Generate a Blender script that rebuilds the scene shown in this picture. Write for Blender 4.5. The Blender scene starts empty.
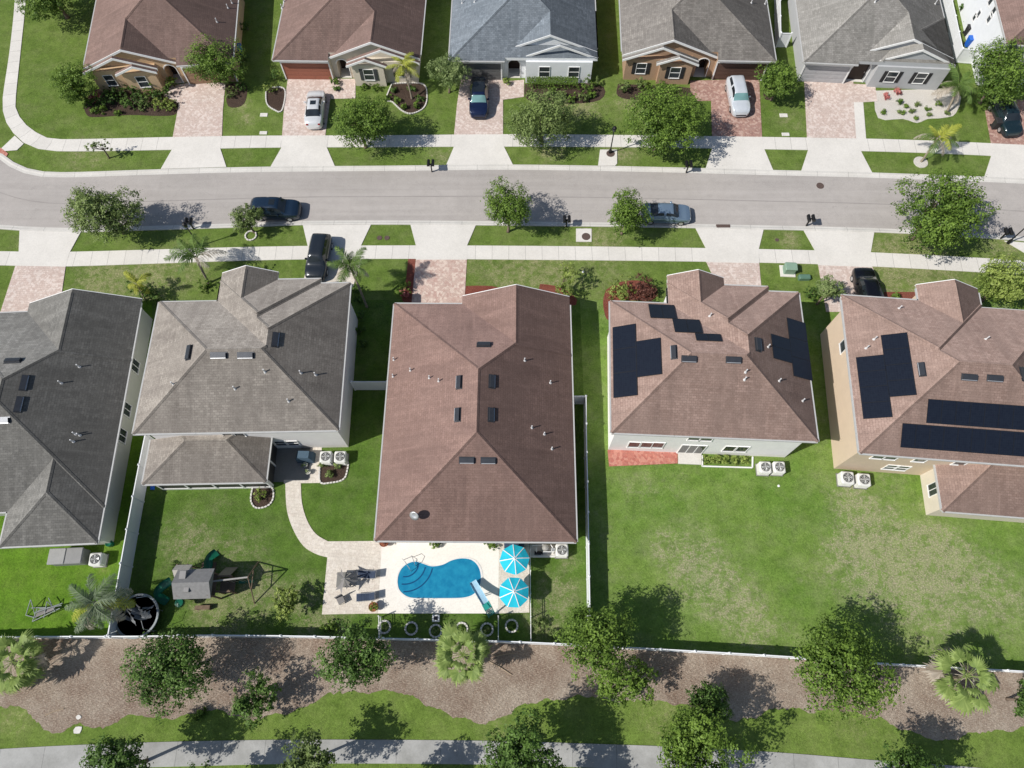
import bpy, math, random
import numpy as np
from mathutils import Vector, Matrix
R=math.radians; PI=math.pi
random.seed(7)
scene=bpy.context.scene
COL=scene.collection
# ---------------------------------------------------------------- survey: photo pixel + height -> metres
F=705.; TH=math.atan(F/1661.); H=55.
ST,CT=math.sin(TH),math.cos(TH)
def G(px,py,h=0.):
    x=(px-512)/F; y=(384-py)/F
    t=(h-H)/(-CT+y*ST)
    return (x*t,(ST+y*CT)*t)
# ---------------------------------------------------------------- objects
def link(o,parent=None):
    COL.objects.link(o)
    if parent is not None: o.parent=parent
    return o
def tag(o,label,cat,group=None,kind=None):
    if label: o['label']=label
    if cat: o['category']=cat
    if group: o['group']=group
    if kind: o['kind']=kind
    return o
def thing(name,label,cat,loc=(0,0,0),rz=0,group=None):
    o=bpy.data.objects.new(name,None); o.empty_display_size=.3
    o.location=loc if len(loc)==3 else (loc[0],loc[1],0); o.rotation_euler=(0,0,rz)
    link(o); return tag(o,label,cat,group)
def copy_tree(o,loc=None,rz=None,label=None,group=None,parent=None):
    c=o.copy(); link(c)
    c.parent=parent
    if loc is not None: c.location=loc if len(loc)==3 else (loc[0],loc[1],0)
    if rz is not None: c.rotation_euler=(0,0,rz)
    if label: c['label']=label
    if group: c['group']=group
    for ch in list(o.children): copy_tree(ch,parent=c)
    return c
class MB:
    def __init__(s): s.v=[]; s.f=[]; s.m=[]
    def add(s,vs,fs,mi=0):
        n=len(s.v); s.v+= [tuple(v) for v in vs]; s.f+=[tuple(i+n for i in f) for f in fs]; s.m+=[mi]*len(fs); return s
    def box(s,x0,y0,z0,x1,y1,z1,mi=0,M=None):
        vs=[(x0,y0,z0),(x1,y0,z0),(x1,y1,z0),(x0,y1,z0),(x0,y0,z1),(x1,y0,z1),(x1,y1,z1),(x0,y1,z1)]
        if M is not None: vs=[tuple(M@Vector(v)) for v in vs]
        return s.add(vs,[(3,2,1,0),(4,5,6,7),(0,1,5,4),(1,2,6,5),(2,3,7,6),(3,0,4,7)],mi)
    def cbox(s,cx,cy,cz,w,d,h,mi=0,rz=0):
        M=Matrix.Translation((cx,cy,cz))@Matrix.Rotation(rz,4,'Z')
        return s.box(-w/2,-d/2,-h/2,w/2,d/2,h/2,mi,M)
    def bbox(s,x0,y0,z0,x1,y1,z1,b=.03,mi=0):   # box with chamfered top and vertical edges
        def ring(i,z): 
            a0,b0,a1,b1=x0+i,y0+i,x1-i,y1-i; c=b
            return [(a0+c,b0,z),(a1-c,b0,z),(a1,b0+c,z),(a1,b1-c,z),(a1-c,b1,z),(a0+c,b1,z),(a0,b1-c,z),(a0,b0+c,z)]
        vs=ring(0,z0)+ring(0,z1-b)+ring(b,z1)
        fs=[tuple(range(7,-1,-1)),tuple(range(16,24))]
        for k in (0,8):
            for i in range(8): j=(i+1)%8; fs.append((k+i,k+j,k+8+j,k+8+i))
        return s.add(vs,fs,mi)
    def tube(s,pts,r,n=8,mi=0,cap=True):
        pts=[Vector(p) for p in pts]; k=len(pts)
        rs=r if isinstance(r,(list,tuple)) else [r]*k
        vs=[];fs=[]
        for i,p in enumerate(pts):
            d=(pts[min(i+1,k-1)]-pts[max(i-1,0)])
            d=d.normalized() if d.length>1e-6 else Vector((0,0,1))
            a=d.cross(Vector((0,0,1)) if abs(d.z)<.9 else Vector((1,0,0))).normalized(); b=d.cross(a)
            for j in range(n):
                t=2*PI*j/n; vs.append(p+(a*math.cos(t)+b*math.sin(t))*rs[i])
        for i in range(k-1):
            for j in range(n):
                q=(j+1)%n; fs.append((i*n+q,i*n+j,(i+1)*n+j,(i+1)*n+q))
        if cap: fs.append(tuple(range(n))); fs.append(tuple(range(k*n-1,(k-1)*n-1,-1)))
        return s.add(vs,fs,mi)
    def lathe(s,prof,n=16,c=(0,0,0),mi=0,M=None):
        vs=[];fs=[];k=len(prof)
        for r,z in prof:
            for j in range(n):
                t=2*PI*j/n; v=Vector((c[0]+r*math.cos(t),c[1]+r*math.sin(t),c[2]+z)); vs.append(M@v if M else v)
        for i in range(k-1):
            for j in range(n):
                q=(j+1)%n; fs.append((i*n+j,i*n+q,(i+1)*n+q,(i+1)*n+j))
        fs.append(tuple(range(n-1,-1,-1))); fs.append(tuple(range((k-1)*n,k*n)))
        return s.add(vs,fs,mi)
    def prism(s,poly,z0,z1,mi=0):
        n=len(poly); a=sum(poly[i][0]*poly[(i+1)%n][1]-poly[(i+1)%n][0]*poly[i][1] for i in range(n))
        if a<0: poly=poly[::-1]
        vs=[(x,y,z0) for x,y in poly]+[(x,y,z1) for x,y in poly]
        fs=[tuple(range(n-1,-1,-1)),tuple(range(n,2*n))]+[(i,(i+1)%n,n+(i+1)%n,n+i) for i in range(n)]
        return s.add(vs,fs,mi)
    def extr(s,poly,y0,y1,mi=0):   # polygon in (x,z), extruded along y
        n=len(poly); a=sum(poly[i][0]*poly[(i+1)%n][1]-poly[(i+1)%n][0]*poly[i][1] for i in range(n))
        if a<0: poly=poly[::-1]
        if y0>y1: y0,y1=y1,y0
        vs=[(x,y0,z) for x,z in poly]+[(x,y1,z) for x,z in poly]
        fs=[tuple(range(n)),tuple(range(2*n-1,n-1,-1))]+[((i+1)%n,i,n+i,n+(i+1)%n) for i in range(n)]
        return s.add(vs,fs,mi)
    def build(s,name,mats,parent=None,smooth=False,loc=None):
        me=bpy.data.meshes.new(name); me.from_pydata(s.v,[],s.f)
        if not isinstance(mats,(list,tuple)): mats=[mats]
        for m in mats: me.materials.append(m)
        if len(mats)>1: me.polygons.foreach_set('material_index',s.m)
        if smooth: me.polygons.foreach_set('use_smooth',[True]*len(s.f))
        me.update()
        o=bpy.data.objects.new(name,me)
        if loc is not None: o.location=loc if len(loc)==3 else (loc[0],loc[1],0)
        return link(o,parent)
# ---------------------------------------------------------------- materials
def s2l(c):
    return tuple(((x/255.)/12.92 if x/255.<=.04045 else ((x/255.+.055)/1.055)**2.4) for x in c)
class N:
    def __init__(s,name):
        s.m=bpy.data.materials.new(name); s.m.use_nodes=True; s.t=s.m.node_tree; s.t.nodes.clear()
        s.out=s.t.nodes.new('ShaderNodeOutputMaterial')
    def n(s,ty,**k):
        o=s.t.nodes.new('ShaderNode'+ty)
        for a,b in k.items():
            if a.startswith('i_'): s.si(o,a[2:].replace('_',' '),b)
            else: setattr(o,a,b)
        return o
    def si(s,o,key,b):
        if isinstance(key,str) and key.isdigit(): key=int(key)
        inp=o.inputs[key]
        if isinstance(b,bpy.types.NodeSocket): s.t.links.new(b,inp)
        else: inp.default_value=b
    def math(s,op,a,b=None,clamp=False):
        o=s.n('Math',operation=op,use_clamp=clamp); s.si(o,0,a)
        if b is not None: s.si(o,1,b)
        return o.outputs[0]
    def noise(s,vec,scale,detail=4,rough=.55,lo=.35,hi=.65):
        o=s.n('TexNoise',i_Scale=scale,i_Detail=detail,i_Roughness=rough); s.t.links.new(vec,o.inputs['Vector'])
        r=s.n('MapRange',clamp=True); s.si(r,0,o.outputs[0]); s.si(r,1,lo); s.si(r,2,hi); return r.outputs[0]
    def mix(s,fac,a,b,mode='MIX'):
        o=s.n('Mix',data_type='RGBA',blend_type=mode); s.si(o,0,fac)
        for k,c in ((6,a),(7,b)):
            if isinstance(c,bpy.types.NodeSocket): s.t.links.new(c,o.inputs[k])
            else: o.inputs[k].default_value=(*c,1)
        return o.outputs[2]
    def pos(s,space='obj'):
        if space=='obj': return s.n('TexCoord').outputs['Object']
        return s.n('NewGeometry').outputs['Position']
    def xyz(s,v):
        o=s.n('SeparateXYZ'); s.si(o,0,v); return o.outputs
    def comb(s,x,y,z=0.):
        o=s.n('CombineXYZ'); s.si(o,0,x);s.si(o,1,y);s.si(o,2,z); return o.outputs[0]
    def done(s,col,rough=.8,metal=0.,bump=None,bs=.3,bd=.03,spec=.3,extra=None):
        p=s.n('BsdfPrincipled')
        if isinstance(col,bpy.types.NodeSocket): s.t.links.new(col,p.inputs['Base Color'])
        else: p.inputs['Base Color'].default_value=(*col,1)
        s.si(p,'Roughness',rough); p.inputs['Metallic'].default_value=metal
        p.inputs['Specular IOR Level'].default_value=spec
        if extra:
            for k,v in extra.items(): s.si(p,k,v)
        if bump is not None:
            b=s.n('Bump'); b.inputs['Strength'].default_value=bs; b.inputs['Distance'].default_value=bd
            s.si(b,'Height',bump); s.t.links.new(b.outputs[0],p.inputs['Normal'])
        s.t.links.new(p.outputs[0],s.out.inputs[0]); return s.m
def plain(name,c,rough=.6,metal=0.,var=.12,sc=3.,bump=.1,spec=.3):
    a=N(name); v=a.pos(); f=a.noise(v,sc,5,.6,.3,.7); g=a.noise(v,sc*14,3,.6,.3,.7)
    k=a.math('ADD',a.math('MULTIPLY',f,.6),a.math('MULTIPLY',g,.4))
    c0=tuple(x*(1-var) for x in c); c1=tuple(min(1,x*(1+var)) for x in c)
    return a.done(a.mix(k,c0,c1),rough,metal,g,bump,.01,spec)
def lawn(name,ca,cb,dry,patches=(),dryness=.2,seed=0.):
    a=N(name); v=a.pos('w')
    o=a.n('VectorMath',operation='ADD'); a.si(o,0,v); o.inputs[1].default_value=(seed,seed*.7,0); v2=o.outputs[0]
    big=a.noise(v2,.16,4,.6,.35,.68); med=a.noise(v2,.9,5,.65,.35,.65); fine=a.noise(v2,7.,4,.75,.3,.7); blade=a.noise(v2,24.,2,.7,.3,.7)
    c=a.mix(big,ca,cb)
    c=a.mix(a.math('MULTIPLY',med,.62),c,tuple(x*.52 for x in ca))
    # dry clumps
    m=a.math('MULTIPLY',a.noise(v2,.33,5,.7,.52,.72),dryness)
    for (X,Y,r,s) in patches:
        d=a.n('VectorMath',operation='DISTANCE'); a.si(d,0,v); d.inputs[1].default_value=(X,Y,0)
        q=a.n('MapRange',clamp=True,interpolation_type='SMOOTHSTEP'); a.si(q,0,d.outputs['Value']); a.si(q,1,r); a.si(q,2,r*.15); a.si(q,3,0.); a.si(q,4,s)
        m=a.math('ADD',m,q.outputs[0])
    br=a.noise(v2,2.4,6,.78,.38,.60)
    fleck=a.noise(v2,9.,3,.8,.50,.60)
    br2=a.noise(v2,.95,6,.8,.42,.58)
    m1=a.math('MULTIPLY',m,a.math('ADD',.12,a.math('MULTIPLY',a.math('MULTIPLY',br,br2),2.1)),True)
    m2=a.math('MULTIPLY',m1,a.math('ADD',.35,a.math('MULTIPLY',fleck,.65)),True)
    c=a.mix(m2,c,dry)
    clump=a.noise(v2,2.6,5,.8,.36,.64); c=a.mix(a.math('MULTIPLY',clump,.30),c,tuple(q*1.45 for q in cb)); warm=a.noise(v2,.55,5,.7,.45,.7); c=a.mix(a.math('MULTIPLY',warm,.12),c,dry)
    k=a.math('ADD',.56,a.math('ADD',a.math('MULTIPLY',fine,.50),a.math('MULTIPLY',blade,.38)))
    h=a.n('HueSaturation',i_Value=k,i_Color=c)
    return a.done(h.outputs[0],.9,0,a.math('ADD',fine,blade),.55,.06,.1)
def shingle(name,ca,cb,stain,warm=None):
    a=N(name); v=a.pos(); x,y,z=a.xyz(v)
    g=a.n('NewGeometry'); vt=a.n('VectorTransform',vector_type='NORMAL',convert_from='WORLD',convert_to='OBJECT'); a.si(vt,0,g.outputs['True Normal'])
    nx,ny,nz=a.xyz(vt.outputs[0])
    isx=a.math('GREATER_THAN',a.math('ABSOLUTE',nx),a.math('ABSOLUTE',ny))
    al=a.math('ADD',a.math('MULTIPLY',isx,y),a.math('MULTIPLY',a.math('SUBTRACT',1.,isx),x))
    b=a.n('TexBrick',offset=.5,i_Scale=1.,i_Mortar_Size=.016,i_Mortar_Smooth=.8,i_Bias=0.,i_Brick_Width=.33,i_Row_Height=.19)
    sd=a.math('DIVIDE',z,a.math('SQRT',a.math('MAXIMUM',a.math('SUBTRACT',1.,a.math('MULTIPLY',nz,nz)),.01))); a.si(b,'Vector',a.comb(al,sd))
    b.inputs['Color1'].default_value=(*ca,1); b.inputs['Color2'].default_value=(*cb,1); b.inputs['Mortar'].default_value=(*[q*.62 for q in ca],1)
    b2=a.n('TexBrick',offset=.37,i_Scale=1.,i_Mortar_Size=0.,i_Brick_Width=.99,i_Row_Height=.19); a.si(b2,'Vector',a.comb(al,sd))
    b2.inputs['Color1'].default_value=(.90,.90,.90,1); b2.inputs['Color2'].default_value=(1.08,1.08,1.08,1)
    c=a.mix(.8,b.outputs[0],b2.outputs[0],'MULTIPLY')
    streak=a.noise(a.comb(a.math('MULTIPLY',al,1.1),a.math('MULTIPLY',z,.55)),1.,5,.6,.42,.72)
    c=a.mix(a.math('MULTIPLY',streak,.7),c,stain); lg=a.noise(v,.22,5,.65,.42,.62); c=a.mix(a.math('MULTIPLY',lg,.5),c,stain); ws=a.noise(a.comb(a.math('MULTIPLY',al,2.6),a.math('MULTIPLY',z,.8)),1.,4,.6,.52,.75); c=a.mix(a.math('MULTIPLY',ws,.22),c,tuple(min(1,q*1.7) for q in cb))
    bl=a.noise(v,.45,4,.6,.35,.7); c=a.mix(a.math('MULTIPLY',bl,.3),c,warm or tuple(q*1.25 for q in cb))
    gr=a.noise(v,16.,3,.8,.3,.7)
    mr=a.n('MapRange',clamp=True); a.si(mr,0,ny); a.si(mr,1,-.3); a.si(mr,2,.3); a.si(mr,3,.66); a.si(mr,4,1.16)  # slope shading put into the colour: south side darkened, north lightened
    er=a.n('MapRange',clamp=True); a.si(er,0,nx); a.si(er,1,0.); a.si(er,2,.3); a.si(er,3,1.08); a.si(er,4,.60)  # likewise painted shading: east slopes darkened, west lightened
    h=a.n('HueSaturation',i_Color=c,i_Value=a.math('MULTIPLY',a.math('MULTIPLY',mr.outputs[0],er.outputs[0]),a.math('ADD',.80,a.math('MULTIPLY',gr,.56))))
    return a.done(h.outputs[0],.92,0,a.math('ADD',b.outputs['Fac'],a.math('MULTIPLY',gr,-.6)),-.5,.03,.15)
def pavers(name,cs,mort,bw=.3,bh=.2,ang=0.,spread=1.):
    a=N(name); v=a.pos('w'); mp=a.n('Mapping'); a.si(mp,0,v); mp.inputs['Rotation'].default_value=(0,0,ang)
    b=a.n('TexBrick',offset=.5,i_Scale=1.,i_Mortar_Size=.012,i_Mortar_Smooth=.4,i_Brick_Width=bw,i_Row_Height=bh); a.si(b,'Vector',mp.outputs[0])
    b.inputs['Color1'].default_value=(*cs[0],1); b.inputs['Color2'].default_value=(*cs[1],1); b.inputs['Mortar'].default_value=(*mort,1)
    vo=a.n('TexVoronoi',i_Scale=4.6); a.si(vo,'Vector',mp.outputs[0])
    r=a.n('SeparateColor'); a.si(r,0,vo.outputs['Color'])
    c=a.mix(a.math('MULTIPLY',a.math('GREATER_THAN',r.outputs[0],.6),.6*spread),b.outputs[0],cs[2])
    c=a.mix(a.math('MULTIPLY',a.math('GREATER_THAN',r.outputs[1],.72),.55*spread),c,cs[3])
    st=a.noise(v,.5,5,.6,.4,.7); g=a.noise(v,12,3,.7,.3,.7)
    c=a.mix(a.math('MULTIPLY',st,.25),c,tuple(q*.6 for q in cs[0]))
    h=a.n('HueSaturation',i_Color=c,i_Value=a.math('ADD',.86,a.math('MULTIPLY',g,.28)))
    return a.done(h.outputs[0],.85,0,b.outputs['Fac'],-.4,.01,.2)
def concrete(name,c,joint=1.5,stain=.35,uv=True,jd=.55,dark=(.5,.5,.48)):
    a=N(name); w=a.pos('w'); st=a.noise(w,.35,6,.65,.38,.72); g=a.noise(w,9,4,.7,.3,.7); m=a.noise(w,1.6,5,.7,.4,.7)
    col=a.mix(a.math('MULTIPLY',st,stain),c,tuple(q*k for q,k in zip(c,dark)))
    col=a.mix(a.math('MULTIPLY',m,.14),col,tuple(q*.7 for q in c))
    if uv:
        u=a.n('UVMap'); x,y,z=a.xyz(u.outputs[0])
        fr=a.math('FRACT',a.math('DIVIDE',x,joint)); j=a.math('LESS_THAN',a.math('ABSOLUTE',a.math('SUBTRACT',fr,.5)),.022/joint)
        wn=a.n('TexWhiteNoise',noise_dimensions='1D'); a.si(wn,'W',a.math('FLOOR',a.math('ADD',a.math('DIVIDE',x,joint),.5)))
        col=a.mix(a.math('MULTIPLY',wn.outputs[0],.2),col,tuple(q*.7 for q in c))
        col=a.mix(a.math('MULTIPLY',j,jd),col,tuple(q*.35 for q in c))
    h=a.n('HueSaturation',i_Color=col,i_Value=a.math('ADD',.92,a.math('MULTIPLY',g,.16)))
    return a.done(h.outputs[0],.85,0,g,.15,.01,.2)
def mulch(name,ca,cb,cc,sc=1.):
    a=N(name); v=a.pos('w'); n1=a.noise(v,.20*sc,7,.72,.40,.60); n2=a.noise(v,5*sc,5,.75,.35,.65)
    mp=a.n('Mapping'); a.si(mp,0,v); mp.inputs['Rotation'].default_value=(0,0,.6); mp.inputs['Scale'].default_value=(5,22,1)
    s1=a.noise(mp.outputs[0],1.*sc,3,.7,.42,.6)
    mp2=a.n('Mapping'); a.si(mp2,0,v); mp2.inputs['Rotation'].default_value=(0,0,-.9); mp2.inputs['Scale'].default_value=(22,6,1)
    s2=a.noise(mp2.outputs[0],1.*sc,3,.7,.45,.6)
    c=a.mix(n1,ca,cb); c=a.mix(a.math('MULTIPLY',n2,.6),c,cc); c=a.mix(a.math('MULTIPLY',s1,.4),c,tuple(min(1,q*1.7) for q in cb)); c=a.mix(a.math('MULTIPLY',s2,.35),c,tuple(q*.35 for q in cc))
    return a.done(c,.95,0,a.math('ADD',n2,s1),.7,.05,.1)
def leafmat(name,dark,light,trans=.28,rough=.55,hue=.5):
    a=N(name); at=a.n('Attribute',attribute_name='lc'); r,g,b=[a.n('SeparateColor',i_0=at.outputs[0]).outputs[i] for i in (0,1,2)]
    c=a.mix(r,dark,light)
    p=a.n('BsdfPrincipled'); a.t.links.new(c,p.inputs['Base Color']); p.inputs['Roughness'].default_value=rough; p.inputs['Specular IOR Level'].default_value=.25
    t=a.n('BsdfTranslucent'); a.si(t,0,a.mix(.5,c,tuple(min(1,q*1.5) for q in light)))
    m=a.n('MixShader'); m.inputs[0].default_value=trans; a.t.links.new(p.outputs[0],m.inputs[1]); a.t.links.new(t.outputs[0],m.inputs[2])
    a.t.links.new(m.outputs[0],a.out.inputs[0]); return a.m
def paint(name,c,rough=.25,metal=.3):
    a=N(name); v=a.pos(); g=a.noise(v,1.5,3,.5,.3,.7)
    return a.done(a.mix(a.math('MULTIPLY',g,.2),c,tuple(q*.8 for q in c)),rough,metal,spec=.5,extra={'Coat Weight':.6,'Coat Roughness':.08})
M={}
M['asphalt']=None
def mk_asphalt():
    a=N('asphalt'); v=a.pos('w'); n1=a.noise(v,.12,5,.6,.35,.7); n2=a.noise(v,1.1,6,.7,.4,.7); g=a.noise(v,22,3,.8,.3,.7)
    mp=a.n('Mapping'); a.si(mp,0,v); mp.inputs['Scale'].default_value=(.06,1.6,1); lane=a.noise(mp.outputs[0],1.,4,.6,.4,.65)
    c=a.mix(n1,(.36,.335,.315),(.415,.385,.36)); c=a.mix(a.math('MULTIPLY',n2,.35),c,(.28,.26,.24)); sp=a.noise(v,.8,3,.6,.68,.78); c=a.mix(a.math('MULTIPLY',sp,.45),c,(.16,.15,.14)); c=a.mix(a.math('MULTIPLY',lane,.3),c,(.47,.44,.415))
    vo=a.n('TexVoronoi',feature='DISTANCE_TO_EDGE',i_Scale=.22); 
    wv=a.n('VectorMath',operation='ADD'); a.si(wv,0,v); nn=a.n('TexNoise',i_Scale=1.2,i_Detail=4.); a.si(nn,0,v); a.si(wv,1,nn.outputs['Color']); a.si(vo,'Vector',wv.outputs[0])
    cr=a.math('LESS_THAN',vo.outputs[0],.004); c=a.mix(a.math('MULTIPLY',cr,.16),c,(.2,.19,.19))
    bt=a.n('TexBrick',offset=.31,i_Scale=1.,i_Mortar_Size=0.,i_Brick_Width=17.,i_Row_Height=2.9); a.si(bt,'Vector',v); bt.inputs['Color1'].default_value=(.93,.93,.93,1); bt.inputs['Color2'].default_value=(1.06,1.06,1.06,1); c=a.mix(.55,c,bt.outputs[0],'MULTIPLY')
    h=a.n('HueSaturation',i_Color=c,i_Value=a.math('ADD',.84,a.math('MULTIPLY',g,.32)))
    return a.done(h.outputs[0],.9,0,g,.2,.01,.2)
M['asphalt']=mk_asphalt()
M['walk']=concrete('walk_concrete',(.68,.655,.61),1.53,.22)
M['path']=concrete('path_concrete',(.40,.40,.385),3.05,.85)
M['apron']=concrete('apron_concrete',(.67,.645,.60),2.6,.22,uv=False)
M['curb']=concrete('curb_concrete',(.62,.60,.56),3.,.35)
M['deck']=concrete('pool_deck_coating',(.80,.765,.70),2,.12,uv=False)
M['slabdark']=concrete('old_patio_concrete',(.23,.225,.21),2,.5,uv=False)
pk=[(.60,.50,.445),(.54,.43,.38),(.69,.61,.56),(.48,.37,.325)]
M['pav1']=pavers('pink_pavers',pk,(.38,.3,.26),.34,.22,.02)
M['pav2']=pavers('pink_tan_pavers',[(.58,.45,.38),(.50,.36,.31),(.68,.58,.50),(.44,.28,.24)],(.42,.33,.29),.3,.2,.75)
M['pav3']=pavers('red_brown_pavers',[(.42,.26,.21),(.33,.19,.16),(.52,.38,.32),(.25,.14,.12)],(.25,.18,.15),.3,.2,.1)
M['pavred']=pavers('red_patio_pavers',[(.50,.20,.15),(.42,.15,.12),(.55,.28,.22),(.34,.11,.09)],(.3,.15,.12),.4,.4,0.)
M['pavtan']=pavers('tan_patio_pavers',[(.66,.61,.53),(.61,.55,.48),(.72,.67,.60),(.54,.48,.41)],(.48,.43,.37),.35,.25,.1,.7)
M['mulch']=mulch('pine_mulch',(.235,.160,.120),(.50,.43,.35),(.21,.145,.105))
M['mulchdark']=mulch('dark_mulch',(.075,.05,.04),(.12,.085,.065),(.04,.028,.022),1.4)
M['mulchred']=mulch('red_mulch',(.25,.065,.045),(.33,.12,.085),(.14,.04,.03),1.6)
M['gravel']=mulch('white_gravel',(.84,.79,.71),(.88,.84,.77),(.72,.66,.58),2.)
M['white']=plain('white_trim',(.78,.78,.77),.5,var=.05)
M['vinyl']=plain('white_vinyl',(.76,.78,.80),.4,var=.05,sc=1.5)
M['gutter']=plain('white_gutter',(.46,.46,.45),.4,var=.08)
M['stone']=plain('edging_stone',(.62,.60,.56),.8,var=.2,sc=5)
M['metal']=plain('grey_metal',(.55,.56,.57),.35,.6,var=.1)
M['acwhite']=plain('ac_enamel',(.66,.66,.63),.45,var=.08)
M['black']=plain('black_coating',(.012,.012,.013),.4,var=.3)
M['rubber']=plain('tyre_rubber',(.02,.02,.02),.8,var=.3)
M['dark']=plain('dark_grille',(.03,.03,.032),.6,var=.3)
M['vent']=plain('roof_vent_metal',(.055,.06,.07),.35,.4,var=.15)
M['pipe']=plain('vent_pipe',(.6,.6,.6),.5)
M['bark']=plain('bark',(.17,.13,.10),.95,var=.35,sc=8,bump=.6)
M['palmbark']=plain('palm_bark',(.26,.22,.17),.95,var=.35,sc=10,bump=.6)
M['greenplastic']=plain('green_plastic',(.01,.12,.07),.3,var=.1)
M['blueplastic']=plain('blue_plastic',(.02,.12,.5),.35,var=.1)
M['wood']=plain('weathered_wood',(.16,.115,.08),.9,var=.3,sc=6)
M['canvas_grey']=plain('grey_canvas',(.22,.21,.205),.9,var=.15)
M['terracotta']=plain('terracotta',(.30,.10,.05),.8)
M['navy']=plain('navy_fabric',(.035,.05,.085),.8,var=.25)
M['iron']=plain('cast_iron',(.10,.07,.06),.7,var=.3,sc=10)
M['boxgreen']=plain('green_enamel',(.22,.33,.25),.5)
def glass(name,c,rough=.06):
    a=N(name); v=a.pos(); g=a.noise(v,.8,2,.5,.3,.7); return a.done(a.mix(g,c,tuple(q*1.8+.005 for q in c)),rough,0,spec=.6)
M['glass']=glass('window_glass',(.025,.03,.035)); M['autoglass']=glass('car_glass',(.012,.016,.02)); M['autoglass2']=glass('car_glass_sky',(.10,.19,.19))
M['screen']=glass('patio_screen',(.022,.022,.022),.6)
def solarm():
    a=N('solar_cells'); v=a.pos(); x,y,z=a.xyz(v)
    b=a.n('TexBrick',offset=0.,i_Scale=1.,i_Mortar_Size=.004,i_Brick_Width=.16,i_Row_Height=.16); a.si(b,'Vector',v)
    b.inputs['Color1'].default_value=(.008,.011,.020,1); b.inputs['Color2'].default_value=(.010,.014,.024,1); b.inputs['Mortar'].default_value=(.02,.024,.034,1)
    return a.done(b.outputs[0],.3,0,spec=.3)
M['solar']=solarm(); M['solarframe']=plain('solar_frame',(.014,.016,.021),.4)
def waterm():
    a=N('pool_water'); v=a.pos('w'); n=a.noise(v,1.8,4,.6,.3,.7); x,y,z=a.xyz(v)
    c=a.mix(n,(.008,.165,.32),(.02,.26,.42)); return a.done(c,.05,0,n,.12,.05,.5)
M['water']=waterm()
for k,d,l in [('leaf_mid',(.028,.068,.011),(.205,.315,.052)),('leaf_light',(.05,.10,.018),(.27,.36,.08)),('leaf_dark',(.022,.055,.012),(.135,.235,.048)),
              ('leaf_olive',(.045,.08,.022),(.26,.34,.11)),('leaf_lime',(.08,.14,.02),(.38,.46,.12)),('leaf_red',(.055,.022,.018),(.20,.085,.062)),('leaf_flower',(.05,.10,.02),(.34,.42,.17)),
              ('palm_green',(.03,.07,.015),(.19,.29,.07)),('palm_yellow',(.14,.18,.02),(.52,.54,.10)),('palm_dry',(.20,.16,.12),(.60,.54,.46)),('palm_blue',(.03,.06,.03),(.27,.33,.21)),('fan_green',(.06,.12,.02),(.40,.50,.16)),
              ('bloom_pink',(.35,.08,.08),(.6,.25,.22))]:
    M[k]=leafmat(k,d,l)
# ---------------------------------------------------------------- ground sheets and strips
def spline(pts,n=5):
    out=[]; P=[pts[0]]+list(pts)+[pts[-1]]
    for i in range(1,len(P)-2):
        p0,p1,p2,p3=P[i-1:i+3]
        for k in range(n):
            t=k/n
            out.append(tuple(.5*((2*p1[a])+(-p0[a]+p2[a])*t+(2*p0[a]-5*p1[a]+4*p2[a]-p3[a])*t*t+(-p0[a]+3*p1[a]-3*p2[a]+p3[a])*t**3) for a in (0,1)))
    out.append(tuple(pts[-1])); return out
def strip(name,A,B,zprof,mat,struct=True,parent=None):
    """A and B: same-length lists of world points (two edges). zprof: list of (t across, z)"""
    vs=[];fs=[];uv=[]; n=len(A); k=len(zprof); s=0.
    for i in range(n):
        if i: s+=math.hypot((A[i][0]+B[i][0]-A[i-1][0]-B[i-1][0])/2,(A[i][1]+B[i][1]-A[i-1][1]-B[i-1][1])/2)
        for t,z in zprof:
            vs.append((A[i][0]*(1-t)+B[i][0]*t,A[i][1]*(1-t)+B[i][1]*t,z)); uv.append((s,t))
    for i in range(n-1):
        for j in range(k-1): fs.append((i*k+j,i*k+j+1,(i+1)*k+j+1,(i+1)*k+j))
    # make faces point up
    a,b,c=[Vector(vs[q]) for q in fs[0][:3]]
    if (b-a).cross(c-a).z<0: fs=[f[::-1] for f in fs]
    m=MB(); m.add(vs,fs); o=m.build(name,mat,parent)
    ul=o.data.uv_layers.new(name='UVMap')
    for l in o.data.loops: ul.data[l.index].uv=uv[l.vertex_index]
    if struct: o['kind']='structure'
    return o
def resample(pts,n):
    d=[0.]
    for a,b in zip(pts,pts[1:]): d.append(d[-1]+math.hypot(b[0]-a[0],b[1]-a[1]))
    out=[]
    for k in range(n):
        t=d[-1]*k/(n-1); i=max(j for j in range(len(d)) if d[j]<=t+1e-9); i=min(i,len(pts)-2)
        u=(t-d[i])/max(1e-9,d[i+1]-d[i]); out.append(tuple(pts[i][a]*(1-u)+pts[i+1][a]*u for a in (0,1)))
    return out
def W(pts,h=0.): return [G(x,y,h) for x,y in pts]
def sheet(name,px,z,mat,thick=.0,struct=True,world=False,sub=0):
    P=px if world else W(px)
    if sub: P=spline(P+[P[0]],sub)[:-1]
    m=MB()
    m.prism(P,-.05,z) if thick==0 else m.prism(P,z-thick,z)
    o=m.build(name,mat)
    if struct: o['kind']='structure'
    return o
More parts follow.
